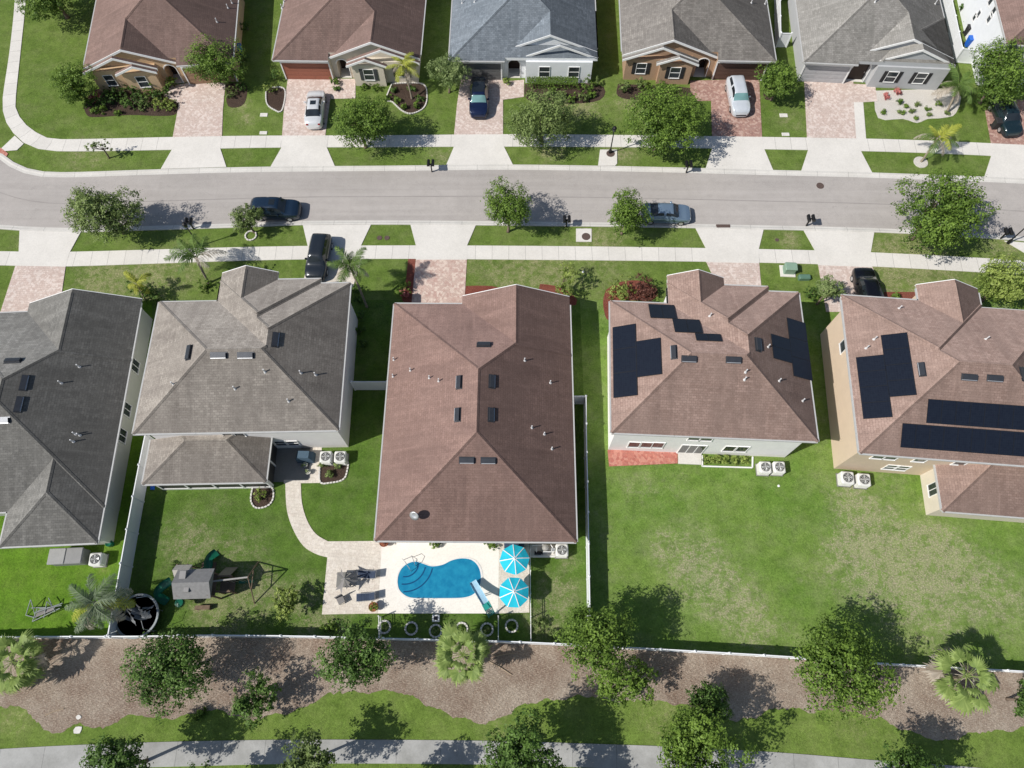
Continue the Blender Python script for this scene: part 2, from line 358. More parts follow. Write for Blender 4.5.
# ground far and wide
dry0=(.42,.36,.23)
def pw(px,py,r,s): x,y=G(px,py); return (x,y,r,s)
M['lawn0']=lawn('street_lawn',(.105,.175,.030),(.160,.230,.050),dry0,[pw(130,30,2.5,.5),pw(85,155,4,.5),pw(30,240,2,.9),pw(95,280,3,.9),pw(130,285,5,.8),pw(175,270,5,.6),pw(530,280,5,.9),pw(590,265,6,.45),
   pw(620,155,2.5,.9),pw(550,150,2.5,.8),pw(440,155,2,.6),pw(485,267,3,.5),pw(600,236,3,.6),pw(900,255,4,.9),pw(885,280,5,.9),pw(940,275,5,.6),pw(790,240,1.6,.9),pw(1005,250,3,.8),pw(560,98,4,1.),pw(585,105,3,1.),pw(930,238,4,.6),pw(105,50,2,.3),pw(480,110,3,.4),pw(630,100,2.5,1.),pw(240,105,1.6,.9),pw(245,120,1.5,.6),pw(790,120,2,.5)],.25)
gm=MB(); nq=24
for i in range(nq+1):
    for j in range(nq+1): gm.v.append((-400+800*i/nq,-350+800*j/nq,0.))
for i in range(nq):
    for j in range(nq): a=i*(nq+1)+j; gm.f.append((a,a+nq+1,a+nq+2,a+1)); gm.m.append(0)
o=gm.build('ground',M['lawn0']); o['kind']='structure'
M['lawnD']=lawn('back_lawn_right',(.115,.222,.034),(.190,.280,.062),(.47,.39,.30),[pw(690,555,4,.55),pw(705,580,4,.7),pw(740,600,3.5,.6),pw(660,545,2,.4),pw(860,540,4,.7),pw(855,570,4,.7),pw(905,560,6,.85),pw(920,590,6,.95),pw(850,495,2.5,.8),pw(870,520,3,.6),pw(745,625,2.5,.6),pw(1000,600,4,.7),pw(960,565,4,.55),pw(640,490,2,.3),pw(940,550,3,.8),pw(775,640,3,.4),pw(890,480,2,.3)],.35,3.)
M['lawnB']=lawn('back_lawn_left',(.075,.150,.022),(.115,.195,.034),(.36,.31,.21),[pw(185,540,3.5,.6),pw(235,560,4,.55),pw(250,600,3.5,.9),pw(300,595,2.5,.8),pw(262,580,2,.6),pw(210,600,3,.9),pw(195,545,2,.6),pw(310,625,2,.9),pw(225,620,2,.8),pw(560,590,2.2,1.),pw(570,560,1.2,.5),pw(545,620,2.5,.9),pw(220,505,1.2,.4),pw(340,620,1.6,.9)],.2,8.)
M['lawnA']=lawn('back_lawn_far_left',(.085,.190,.016),(.145,.265,.026),(.3,.27,.12),[pw(100,575,1.5,.4)],.12,5.)
M['lawnS']=lawn('bottom_lawn',(.115,.190,.032),(.180,.260,.054),(.36,.33,.18),[pw(660,715,2.5,.5),pw(20,715,2,.6),pw(500,735,2,.5),pw(860,725,3,.3)],.2,11.)
# fence lines (top of a 1.8 m fence, read off the photo)
rear=[(-60,639),(0,637),(44,636.5),(131,636.5),(200,635),(300,636),(393,638.5),(498,641),(554,643.4),(639,648),(693,651),(780,656),(891,664),(929,666),(1010,670.5),(1080,674.5)]
rearW=W(rear,1.8)
sideA=W([(145,434),(141.5,450),(130,510),(121,560),(107.5,635.5)],1.8)
sideC=W([(586,396),(586.5,440),(588,500),(589,560),(590.5,645)],1.8)
def rearY(x):
    for a,b in zip(rearW,rearW[1:]):
        if a[0]<=x<=b[0]: return a[1]+(b[1]-a[1])*(x-a[0])/(b[0]-a[0])
    return rearW[0][1] if x<rearW[0][0] else rearW[-1][1]
def rearseg(x0,x1): return [(x0,rearY(x0))]+[p for p in rearW if x0<p[0]<x1]+[(x1,rearY(x1))]
sa=sideA[-1][0]; sc=sideC[-1][0]
sheet('lawn_far_left',rearseg(-48,sa)+sideA[::-1]+[G(152,300)]+[(-48,G(0,330)[1])],.006,M['lawnA'],world=True)
sheet('lawn_left',rearseg(sa,sc)+sideC[::-1]+[G(580,300)]+[G(152,300)]+sideA,.005,M['lawnB'],world=True)
sheet('lawn_right',rearseg(sc,45)+[(45,G(1024,300)[1])]+[G(580,300)]+sideC,.006,M['lawnD'],world=True)
wav=[(-120,712),(-40,706),(0,706.6),(19,708),(34,716),(44,728),(59,732.5),(81,725),(103,727),(125,716),(141,717.5),(175,717.5),(219,711),(234,714),(250,720),(281,714),(300,708),(334,694),(377,691),(402,694),(424,702),(446,713),(464,720),(483,722.7),(504,716),(523,707),(548,699),(588,697),(623,701),(672,702),(688,706),(731,719),(753,716),(780,709),(813,710),(872,716),(899,728),(924,737),(954,739),(981,732),(1008,729),(1040,728),(1110,735)]
wavW=resample(spline(W(wav),4),420); _r=random.Random(2); wavW=[(x,y+.16*math.sin(x*2.3)*math.sin(x*.9+1)+_r.gauss(0,.055)) for x,y in wavW]
sheet('bottom_grass',[(-60,wavW[0][1])]+wavW+[(60,wavW[-1][1]),(60,-26),(-60,-26)],.004,M['lawnS'],world=True)
sheet('mulch_bed',wavW+[(wavW[-1][0],rearW[-1][1]-.02)]+[(x,y-.02) for x,y in rearW[::-1]],.010,M['mulch'],world=True)
# the street
tco=[(-260,60),(-120,120),(-60,137),(-25,147),(0,153),(15,163),(37,171),(72,172.5),(150,170),(256,167.3),(400,166),(512,165),(640,167),(768,170.3),(873,173),(1024,179),(1200,190)]
tco=[(-420,240),(-250,190),(-120,158),(-60,152),(-25,150)]+tco[4:]
bci=[(-420,300),(-250,262),(-120,235),(-60,228),(0,225),(25,226.5),(80,228),(150,226),(250,223),(300,221),(400,220.5),(512,221.5),(640,223),(768,225.5),(870,228),(950,232),(1024,237),(1200,252)]
NS=90
TO=resample(spline(W(tco),6),NS); BI=resample(spline(W(bci),6),NS)
def offs(P,d):
    out=[]
    for i,p in enumerate(P):
        a=P[max(0,i-1)];b=P[min(len(P)-1,i+1)]; dx,dy=b[0]-a[0],b[1]-a[1]; l=math.hypot(dx,dy); out.append((p[0]+dy/l*d,p[1]-dx/l*d))
    return out
TI=offs(TO,.6); BO=offs(BI,.5)
strip('street',TI,BI,[(0,.012),(.25,.03),(.5,.045),(.75,.03),(1,.012)],M['asphalt'])
strip('curb_far',TO,TI,[(0,0.),(.001,.075),(.35,.085),(.6,.03),(1,.016)],M['curb'])
strip('curb_near',BI,BO,[(0,.016),(.4,.03),(.65,.085),(.999,.075),(1,0.)],M['curb'])
# faint paving seam along the crown
seam=[tuple(a*.47+b*.53 for a,b in zip(p,q)) for p,q in zip(TI,BI)]
strip('street_seam',offs(seam,-.05),offs(seam,.05),[(0,.052),(1,.052)],plain('seam_tar',(.30,.28,.265),.8,var=.15,sc=.5))
# pavements
SWP=[(0,-.05),(.001,.05),(.999,.05),(1,-.05)]
def walk(name,a,b,mat,n=70,prof=SWP,sub=6):
    A=resample(spline(W(a),sub),n); D=resample(spline(W(b),sub),1500); B=[]; j=0
    for i,q in enumerate(A):
        j=min(range(j,min(len(D),j+220)),key=lambda k:(D[k][0]-q[0])**2+(D[k][1]-q[1])**2) if i else 0
        B.append(D[j])
    return strip(name,A,B,prof,mat)
walk('pavement_near',[(-300,290),(-150,262),(-50,252),(0,251.5),(70,252),(256,247),(384,245.7),(512,246),(640,247.3),(768,249.5),(870,252.5),(1024,261),(1180,275)],
     [(-300,310),(-150,278),(-50,267),(0,265.5),(70,266.5),(256,260.5),(384,259),(512,259.8),(640,261),(768,263),(870,266.5),(1024,275.5),(1180,290)],M['walk'])
walk('pavement_far',[(27,-40),(26,0),(21,50),(16,98),(16.5,110),(22,120),(32,130),(45,136),(62,139.5),(172,137.3),(256,136),(380,135.6),(512,134.5),(640,135.5),(768,137.3),(890,139.5),(990,143.5),(1100,149)][0:],
     [(15,-40),(15,0),(10,50),(3,98),(4,115),(9,127),(20,140),(35,148),(62,151.5),(172,150),(256,148),(380,147.3),(512,146.8),(640,147.5),(768,149.5),(890,152),(990,156),(1100,163)],M['walk'],90)
walk('pavement_ramp',[(15,136),(-2,152)],[(24,144),(8,159)],M['apron'],4,[(0,-.05),(.001,.056),(.999,.056),(1,-.05)],2)
sheet('tactile_strip',[(1,148),(8.5,154),(5,159),(-3,153)],.062,M['pavred'])
walk('path_bottom',[(-250,765),(0,749),(100,744),(200,741),(320,739.5),(486,740.7),(600,744),(682,747),(780,752.5),(878,760.4),(970,767),(1200,788)],
     [(-250,792),(0,775),(100,769),(200,766),(320,763.5),(486,764.5),(600,768),(682,771),(780,777),(878,785),(970,792),(1200,815)],M['path'])
# driveways: (paver polygon, apron polygon, material)
drives=[
 ([(196,80),(226,80),(223,110),(222,138.5),(172.5,139.5),(179,104),(177,100)],[(171.5,138.5),(222.3,137.5),(220.5,149),(226.5,167.2),(161,169.2),(172,150)],'pav1','upper_left_corner'),
 ([(288,78),(334,78),(330,101),(325,138),(282,138),(284,110)],[(281.5,137),(325.5,137),(327,148),(335,166.6),(270.5,167.2),(281.5,148)],'pav1','b'),
 ([(461,78),(503,78),(503,136),(454,136),(457,105)],[(454,135.5),(503.5,135),(504,147),(513,165.2),(446,165.8),(454,147)],'pav1','c'),
 ([(690,81),(759,79),(762,138.5),(712,138),(711,101),(697,101),(690,90)],[(711.5,137),(762.5,137.5),(764,149),(773,170.5),(705.5,168.7),(712,148.5)],'pav3','d'),
 ([(804,79),(853,79),(856,141),(807,140)],[(806.5,139),(859,140),(860,150),(872,173),(801,171.3),(808,150)],'pav1','e'),
 ([(985,111),(1010,100),(1090,100),(1090,150),(991,145)],[(990.5,144),(1090,149),(1100,182),(984,177.5),(991,156)],'pav3','f'),
 ([(16,265),(66,265.5),(61,300),(55,330),(-10,330),(1,311)],[(20,228.5),(82,230.5),(70,252.5),(66,267),(16,266),(19,252)],'pav1','g'),
 ([(308,259.5),(362,259.5),(352,290),(346,300),(300,300)],[(303,225.5),(371,225),(361,246),(361,260),(308,260),(308,247)],'pavtan','h'),
 ([(416,258.5),(467,258.5),(464,310),(411,310)],[(410.5,225),(476,225),(467,246),(467,260),(416,260),(416,246)],'pav2','i'),
 ([(706,261.5),(759,262.5),(762,296),(722,296)],[(695.5,228.5),(763.5,229.5),(758.5,250),(759,263.5),(706,262.5),(706,249)],'pav1','j'),
 ([(818,264.5),(872,266.5),(890,312),(826,312)],[(803.5,230.5),(874,232.5),(870.5,253),(872,267.5),(818,265.5),(815,251)],'pav1','k'),
 ([(1040,280),(1090,285),(1090,310),(1045,310)],[(1004,241),(1080,248),(1070,262),(1036,260)],'pav1','l')]
for pv,ap,mk,_ in drives:
    sheet('driveway',pv,.046,M[mk]); sheet('driveway_apron',ap,.058,M['apron'])
sheet('front_walk',[(332.5,79),(355.5,79),(355.5,98.5),(331,99)],.045,M['pav1'])
sheet('front_walk',[(502.5,82),(524,80),(524,97),(502.5,100)],.045,M['pav1'])
sheet('front_walk',[(164,96),(170,86),(198,82),(186,99),(178,103)],.045,M['pav1'])
sheet('front_walk',[(852,84),(875,85),(877,101.5),(852.5,103)],.045,M['pav1'])
sheet('front_walk',[(853.5,102.5),(863,102.5),(866,140),(856,140)],.047,M['apron'])
# beds
def bed(px,mat,z=.014,edge=None,sub=4,name='planting_bed'):
    o=sheet(name,px,z,M[mat],sub=sub)
    if edge:
        P=spline(W(px)+[G(*px[0])],6); Q=resample(P,max(8,int(sum(math.hypot(b[0]-a[0],b[1]-a[1]) for a,b in zip(P,P[1:]))/.24)))
        m=MB()
        for (x,y),(x2,y2) in zip(Q,Q[1:]):
            m.cbox((x+x2)/2,(y+y2)/2,.05,.2,.12,.12,0,math.atan2(y2-y,x2-x)+random.uniform(-.1,.1))
        e=m.build('bed_edging',M['stone']); tag(e,edge,'edging')
    return o
bed([(84,108),(95,90),(130,86),(170,90),(178,102),(176,114),(160,116),(130,115),(100,117),(88,116)],'mulchdark')
bed([(266,92),(272,88),(285,90),(282,111),(274,110),(267,104)],'mulchdark',edge='curved pale stone edging round the dark bed left of the silver sedan')
bed([(392,84),(422,84),(427,96),(424,108),(412,114),(402,111),(392,102),(386,100)],'mulchdark',edge='curved pale stone edging round the palm bed at the beige gabled house')
bed([(874,91),(954,91),(956,113),(943,118),(928,119),(917,123),(903,119),(878,118)],'gravel',z=.03,sub=3,name='gravel_bed')
bed([(525,84),(597,84),(600,100),(560,104),(528,100)],'mulchdark')
bed([(618,84),(690,88),(690,97),(640,100),(618,96)],'mulchdark')
bed([(226,84),(246,84),(244,104),(228,106)],'mulchdark')
bed([(764,82),(772,80),(772,98),(764,98)],'mulchdark')
bed([(408,259.5),(415.5,259.5),(412,302),(402,300),(406,280)],'mulchred',sub=2)
bed([(466,286),(492,286),(506,292),(506,305),(466,305)],'mulchred',sub=2)
bed([(540,284),(556,286),(572,294),(576,305),(540,305)],'mulchred',sub=2)
bed([(606,290),(620,282),(642,281),(654,290),(652,300),(613,302),(611,318),(606,318),(603,302)],'mulchred')
bed([(884,292),(918,292),(918,306),(884,306)],'mulchred',sub=1)
# back gardens: paved things
sheet('garden_path',spline(W([(285.5,480),(285.5,485),(287,510),(293.5,530),(303.5,546),(316,554),(327.8,557.5)]),4)+spline(W([(328.8,541.8),(316,534),(307,520),(302,502.5),(301,485),(301,480)]),4),.045,M['pavtan'],world=True)
sheet('patio',[(328.5,541.5),(382,541),(378.3,613.5),(322,614.5),(327.5,557)],.046,M['pavtan'])
sheet('patio',[(499,541),(529.3,541),(529.3,612.5),(498.2,613.5)],.047,M['pavtan'])
sheet('patio',[(266,440),(311,440),(309,482),(263,482)],.040,M['slabdark'])
sheet('patio',[(311,440),(322,446),(320,483),(284,483.5),(284,480),(309,480)],.044,M['pavtan'])
sheet('patio',[(607.5,450),(677.5,450),(677.5,463.5),(609,466.5)],.046,M['pavred'])
sheet('patio_step',[(678,450),(701,450),(701,465),(678,464)],.12,M['apron'])
bed([(320,462),(346,460),(347,472),(343,480),(330,483),(320,482)],'mulchdark',edge='pale scalloped stone edging of the garden bed below the two air conditioners',sub=3)
bed([(253,487),(262,485),(272,487),(273.5,498),(268,506),(256,508),(251,500)],'mulchdark',edge='pale scalloped stone edging of the small bed at the corner of the screened porch',sub=3)
# pool: deck with a real hole, basin and water
cp=lambda x,y:(310+x/3.531,530+y/3.531)
pool_px=[cp(*p) for p in [(303,185),(306,160),(318,135),(340,116),(370,108),(400,117),(430,126),(470,120),(505,103),(545,96),(580,104),(603,130),(611,168),(604,205),(582,232),(545,244),(480,246),(400,246),(352,244),(325,231),(308,211)]]
poolW=spline(W(pool_px)+[G(*pool_px[0])],4)[:-1]
deckW=W([(382,540.5),(499,540.5),(498.2,613.5),(378.2,613.5)])
def ring_deck():
    m=MB(); n=len(poolW); cx=sum(p[0] for p in poolW)/n; cy=sum(p[1] for p in poolW)/n
    x0=min(p[0] for p in deckW);x1=max(p[0] for p in deckW);y0=min(p[1] for p in deckW);y1=max(p[1] for p in deckW)
    bm_v=[(x,y,.05) for x,y in poolW]; 
    import bmesh
    bm=bmesh.new(); ov=[bm.verts.new((x,y,.05)) for x,y in deckW]; iv=[bm.verts.new(v) for v in bm_v]
    oe=[bm.edges.new((ov[i],ov[(i+1)%4])) for i in range(4)]; ie=[bm.edges.new((iv[i],iv[(i+1)%n])) for i in range(n)]
    bmesh.ops.triangle_fill(bm,use_beauty=True,use_dissolve=False,edges=oe+ie)
    bmesh.ops.recalc_face_normals(bm,faces=bm.faces)
    for f in bm.faces:
        if f.normal.z<0: f.normal_flip()
    me=bpy.data.meshes.new('pool_deck'); bm.to_mesh(me); bm.free(); me.materials.append(M['deck'])
    o=bpy.data.objects.new('pool_deck',me); link(o); o['kind']='structure'
ring_deck()
pc=(sum(p[0] for p in poolW)/len(poolW),sum(p[1] for p in poolW)/len(poolW))
pool=thing('swimming_pool','curved blue swimming pool set in a white deck behind the brown roofed house','pool',(pc[0],pc[1],0))
Lp=[(x-pc[0],y-pc[1]) for x,y in poolW]; n=len(Lp)
m=MB(); vs=[(x,y,.078) for x,y in Lp]+[(x*.955,y*.935,.078) for x,y in Lp]+[(x*.955,y*.935,-.10) for x,y in Lp]+[(x*1.0,y*1.0,.045) for x,y in Lp]
fs=[]
for i in range(n):
    j=(i+1)%n; fs+=[(i,j,n+j,n+i),(n+i,n+j,2*n+j,2*n+i),(3*n+i,3*n+j,j,i)]
m.add(vs,fs); m.build('coping',plain('pool_coping',(.70,.69,.66),.7,var=.08),pool)
m=MB(); m.add([(x*.955,y*.935,.052) for x,y in Lp],[tuple(range(n))]); o=m.build('water_surface',M['water'],pool)
if o.data.polygons[0].normal.z<0: o.data.flip_normals()
# pool steps, drawn only as dark arcs painting the shade at their edges
sx,sy=G(*cp(338,118)); sx-=pc[0]; sy-=pc[1]
def inpool(x,y,s=.93):
    c=False
    for i in range(len(Lp)):
        x1,y1=Lp[i][0]*s,Lp[i][1]*s; x2,y2=Lp[i-1][0]*s,Lp[i-1][1]*s
        if (y1>y)!=(y2>y) and x<(x2-x1)*(y-y1)/(y2-y1)+x1: c=not c
    return c
for k,(r,c) in enumerate([(2.15,(.012,.12,.30)),(1.6,(.02,.16,.36)),(1.05,(.04,.23,.44))]):
    m=MB(); 
    for q,(ra,co) in enumerate([(r,0)]):
        pts=[]
        for i in range(17):
            t=R(-98+108*i/16); pts.append((sx+ra*math.cos(t),sy+ra*math.sin(t)))
        inn=[(sx+(ra-.10)*math.cos(R(-98+108*i/16)),sy+(ra-.10)*math.sin(R(-98+108*i/16))) for i in range(17)]
        m.add([(x,y,.055) for x,y in pts]+[(x,y,.055) for x,y in inn],[(i,i+1,18+i,17+i) for i in range(16) if inpool(*pts[i]) and inpool(*pts[i+1])])
    o=m.build('step_shade',plain('pool_step_shade_%d'%k,(.01,.07,.17),.1,var=.1),pool)
m=MB()
hx,hy=G(*cp(350,118)); hx-=pc[0]; hy-=pc[1]
m.tube([(hx-.45,hy+.25,.05),(hx-.45,hy+.25,.8),(hx-.2,hy+.0,.92),(hx+.15,hy-.5,.6),(hx+.2,hy-.6,0)],.025)
m.tube([(hx+.25,hy+.45,.05),(hx+.25,hy+.45,.8),(hx+.4,hy+.2,.92),(hx+.5,hy-.1,.6),(hx+.5,hy-.2,0)],.025)
m.build('handrail',M['metal'],pool)
# ---------------------------------------------------------------- vegetation
def leafmesh(name,C,Nn,size,lc,mat,parent,aspect=.6):
    """C centres (n,3), Nn normals, size (n,), lc (n,)"""
    n=len(C); rng=np.random.default_rng(int(abs(C.sum())*1000)%99991)
    Nn=Nn/np.linalg.norm(Nn,axis=1,keepdims=True)
    a=rng.normal(size=(n,3)); T=np.cross(Nn,a); T/=np.linalg.norm(T,axis=1,keepdims=True); B=np.cross(Nn,T)
    s=size[:,None]; w=s*aspect
    v=np.stack([C-T*s*.5, C+B*w*.5-T*s*.02+Nn*s*.08, C+T*s*.5-Nn*s*.06, C-B*w*.5-T*s*.02+Nn*s*.08],1).reshape(-1,3)
    me=bpy.data.meshes.new(name); me.vertices.add(4*n); me.vertices.foreach_set('co',v.astype('f').ravel())
    me.loops.add(4*n); me.loops.foreach_set('vertex_index',np.arange(4*n,dtype='i'))
    me.polygons.add(n); me.polygons.foreach_set('loop_start',np.arange(0,4*n,4,dtype='i'))
    me.update(calc_edges=True)
    at=me.color_attributes.new('lc','FLOAT_COLOR','POINT'); c=np.ones((4*n,4),'f'); c[:,:3]=np.repeat(np.clip(lc,0,1),4)[:,None]; at.data.foreach_set('color',c.ravel())
    me.materials.append(mat); o=bpy.data.objects.new(name,me); return link(o,parent)
def crown_arrays(rx,ry,rz,nlobes,n,leaf,seed,flat=.0,spread=.62,lr=(.30,.48)):
    rng=np.random.default_rng(seed); L=[]
    for k in range(nlobes):
        d=rng.normal(size=3); d/=np.linalg.norm(d); d[2]=d[2]*.8+.12
        q=rng.uniform(.45,1.)**.5*spread*1.15
        L.append((d*np.array([rx,ry,rz])*q, rng.uniform(*lr)*(rx+ry)/2*rng.uniform(.8,1.15)))
    L.append((np.array([0,0,0.]),.5*(rx+ry)/2)); 
    w=np.array([l[1]**2 for l in L]); w/=w.sum()
    rm=(rx+ry)/2; sg=float(np.clip(.050*rm,.045,.15)); T=max(24,int(n/17)); cenL=np.array([l[0] for l in L]); radL=np.array([l[1] for l in L])
    idx=rng.choice(len(L),size=T,p=w); cen=cenL[idx]; rad=radL[idx]; tone=rng.uniform(-.12,.12,len(L))[idx]
    d=rng.normal(size=(T,3)); d[:,2]+=.18; d/=np.linalg.norm(d,axis=1,keepdims=True)
    r=rad*(.80+rng.uniform(0,.30,T)-.35*(rng.uniform(size=T)<.18))
    TC=cen+d*r[:,None]*np.array([1,1,rz/rm*.9+.1]); tt=tone+rng.normal(size=T)*.10
    k=rng.integers(0,T,n); off=rng.normal(size=(n,3))*np.array([1.15,1.15,.75])*sg
    # twigs reach outward
    off+=d[k]*np.abs(rng.normal(size=n))[:,None]*sg*.9
    C=TC[k]+off; nn=d[k]*.55+off/sg*.28+rng.normal(size=(n,3))*.42+np.array([0,0,.55])
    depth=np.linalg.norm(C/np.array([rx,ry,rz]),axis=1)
    lc=.22+.34*np.clip(depth-.35,0,1)+.16*np.clip(C[:,2]/rz,-1,1)+tt[k]+.13*off[:,2]/sg+rng.normal(size=n)*.11  # crown shading painted into leaf tone: inner and lower darker, upper lighter
    return C,nn,rng.uniform(.6,1.35,n)*leaf,lc,[l for l in L]
def tree(px,py,rp,h,mk,label,cat='tree',ry=None,n=None,leaf=.24,lobes=16,seed=None,name='broadleaf_tree',group=None,trunk=True,zf=.8,spread=.62,rx_m=None,ch=None):
    """px,py = crown centre in the photo, rp = crown radius in px, h = crown centre height (m)"""
    seed=seed or int(px*7+py*13); x,y=G(px,py,h); s=F/(y*ST+(H-h)*CT)
    rx=rp/s; ryy=(ry or rp)/s; rz=min((rx+ryy)/2*zf,h*.85)
    t=thing(name,label,cat,(x,y,0),0,group)
    n=int((n or (190*rx*ryy/(leaf/.24)**2*1.25+350))*4.0); leaf=leaf*.80
    C,nn,sz,lc,L=crown_arrays(rx*1.0,ryy*1.0,rz,lobes,n,leaf,seed,spread=spread)
    C[:,2]+=h; C[:,2]=np.maximum(C[:,2],.12)
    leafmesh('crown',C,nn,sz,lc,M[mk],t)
    if trunk:
        rng=random.Random(seed); m=MB(); tr=.05+.035*rx
        top=Vector((rng.uniform(-.2,.2),rng.uniform(-.2,.2),max(.4,h-rz*.5)))
        m.tube([(0,0,0),(0.02,0,.15),top*.55,top],[tr*1.5,tr,tr*.85,tr*.7],8)
        for c,r in L[:9]:
            e=Vector(c)+Vector((0,0,h)); mid=top*.4+e*.6+Vector((0,0,-.25*r))
            m.tube([top*rng.uniform(.7,1.),mid,e],[tr*.5,tr*.32,tr*.12],5)
        m.build('trunk',M['bark'],t,smooth=True)
    return t
def shrub(px,py,rp,h,mk,label,group=None,name='shrub',cat='shrub',leaf=.13,n=None,ry=None,seed=None):
    """px,py = where it stands (ground); rp radius px; h = height m"""
    seed=seed or int(px*11+py*5); x,y=G(px,py,0); s=F/(y*ST+H*CT); rx=rp/s; ryy=(ry or rp)/s
    t=thing(name,label,cat,(x,y,0),0,group)
    n=int((n or int(330*rx*ryy+130))*2.2)
    C,nn,sz,lc,L=crown_arrays(rx*1.1,ryy*1.1,h*.55,7,n,leaf,seed,lr=(.35,.55)); C[:,2]=np.maximum(C[:,2]+h*.5,.04)
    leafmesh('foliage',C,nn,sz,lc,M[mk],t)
    m=MB(); 
    for k in range(3): a=k*2.1; m.tube([(0.03*math.cos(a),.03*math.sin(a),0),(.3*rx*math.cos(a),.3*rx*math.sin(a),h*.5)],[.025,.012],5)
    m.build('stem',M['bark'],t); return t
def cmesh(m,name,mat,parent,lc):
    o=m.build(name,mat,parent); at=o.data.color_attributes.new('lc','FLOAT_COLOR','POINT')
    for i,v in enumerate(lc): at.data[i].color=(v,v,v,1)
    return o
FR={}
def frond_mesh(kind,mk,length,var):
    key=(kind,mk,round(length,1),var)
    if key in FR: return FR[key]
    rng=random.Random(var*31+len(kind)); m=MB(); lc=[]
    if kind=='feather':
        droop=.55+.25*rng.random(); K=12
        P=[Vector((length*t*(1-.12*t*t),.06*math.sin(t*3+var)*length,length*(.42*t-droop*t*t))) for t in [i/K for i in range(K+1)]]
        m.tube(P,[.03*(1-.8*i/K)+.004 for i in range(K+1)],4); lc+=[.75]*len(m.v)
        for i in range(34):
            t=.10+.9*i/33; f=t*K; a=min(int(f),K-1); p=P[a].lerp(P[a+1],f-a); d=(P[a+1]-P[a]).normalized()
            ll=length*.30*math.sin(PI*min(1,t*.86+.12))**.6*(1-.35*t)+.06
            for s in(-1,1):
                side=Vector((-d.y,d.x,0)).normalized()*s; q=p+(side*.82+d*.55).normalized()*ll*rng.uniform(.7,1.15)+Vector((0,0,-.5*ll*rng.uniform(.3,1.6)))+d*rng.uniform(-.1,.1)*ll
                mid=p.lerp(q,.5)+Vector((0,0,.06*ll)); w=d*(.017+.006*length)
                n0=len(m.v); m.add([p-w*.6,p+w*.6,mid+w,mid-w,q],[(0,1,2,3),(3,2,4)]); lc+=[max(0,min(1,rng.gauss(.5,.18)))]*5
    elif kind=='fan':
        pl=length*(.42+.26*rng.random()); K=6; dr=.2+.5*rng.random()
        P=[Vector((pl*t,0,pl*(.3*t-dr*t*t))) for t in [i/K for i in range(K+1)]]
        m.tube(P,[.022]*(K+1),4); lc+=[.8]*len(m.v); hub=P[-1]; R0=length*.38
        for i in range(22):
            a=R(-120+240*i/21); r=R0*(1-.22*abs(a)/2)*rng.uniform(.8,1.1); u=Vector((math.cos(a),math.sin(a),0)); v=Vector((-u.y,u.x,0))
            z=-.28; q=hub+u*r+Vector((0,0,(z-.45*rng.random())*r)); mid=hub+u*r*.62+Vector((0,0,z*.35*r)); w=.085*R0
            m.add([hub,mid-v*w,mid+v*w+Vector((0,0,.02)),q],[(0,1,2),(1,3,2)]); b=max(0,min(1,rng.gauss(.55,.15))); lc+=[b*.6,b,b*.75,b]  # hub and one blade side coloured darker to imitate fold shading
    o=cmesh(m,'frond',M[mk],None,lc); FR[key]=o.data; bpy.data.objects.remove(o); return FR[key]
def palm(bx,by,cx,cy,h,label,kinds,kind='feather',length=2.2,n=18,tr=.11,cat='palm tree',name='palm_tree',lean=True,seed=1,group=None,elev=(-.5,.9)):
    """(bx,by) base px on ground, (cx,cy) crown px, h crown height"""
    b=G(bx,by,0); c=G(cx,cy,h); t=thing(name,label,cat,(b[0],b[1],0),0,group); rng=random.Random(seed)
    d=Vector((c[0]-b[0],c[1]-b[1],h))
    K=7; P=[Vector((d.x*(i/K)**1.4,d.y*(i/K)**1.4,h*i/K)) for i in range(K+1)]
    m=MB(); rs=[]; PP=[]
    for i in range(K*4+1):
        f=i/4; a=min(int(f),K-1); PP.append(P[a].lerp(P[a+1],f-a)); rs.append(tr*(1.35-.35*min(1,i/5))*(1.06 if i%2 else .94))
    m.tube(PP,rs,9); m.build('trunk',M['palmbark'],t,smooth=True)
    for i in range(n):
        az=i*2.39996+rng.uniform(-.2,.2); u=(i+.5)/n; mk=kinds(u,az,rng) if callable(kinds) else kinds
        el=elev[1]+(elev[0]-elev[1])*u+rng.uniform(-.1,.1); ln=length*rng.uniform(.75,1.1)*(1 if kind=='feather' else .55+.5*min(1,u*1.6))
        if mk is None: continue
        me=frond_mesh(kind,mk,length,(i*7+seed)%6)
        o=bpy.data.objects.new('frond',me); link(o,t); o.location=d; o.rotation_euler=(rng.uniform(-.35,.35),-el,az); k=ln/length; o.scale=(k,k,k)
    return t
V='verge' 
# far side trees
tree(216,60,27,2.9,'leaf_mid','dense rounded tree beside the pink paver driveway of the corner tan house',leaf=.2,lobes=22,ry=29)
tree(76,84,25,2.2,'leaf_mid','low spreading tree at the left front corner of the tan corner house',leaf=.2,ry=20)
tree(359,122,33,3.4,'leaf_mid','broad leafy tree on the far verge right of the silver sedan',leaf=.22,lobes=24)
tree(447,69,18,3.0,'leaf_flower','slim pale flowering tree left of the dark blue car driveway',leaf=.18,ry=23)
tree(543,120,34,3.2,'leaf_olive','sparse open olive green tree on the far verge before the blue grey roofed house',leaf=.22,lobes=22,n=2900,spread=.75,ry=33)
tree(661,124,43,3.4,'leaf_mid','largest bright green tree on the far verge between the street lamp and the silver minivan',leaf=.23,lobes=30,ry=40)
tree(780,80,21,2.6,'leaf_mid','round green tree between the minivan driveway and the grey garage',leaf=.2)
tree(1004,73,35,3.8,'leaf_mid','dense tree over the dark car at the top right corner',leaf=.22,lobes=24)
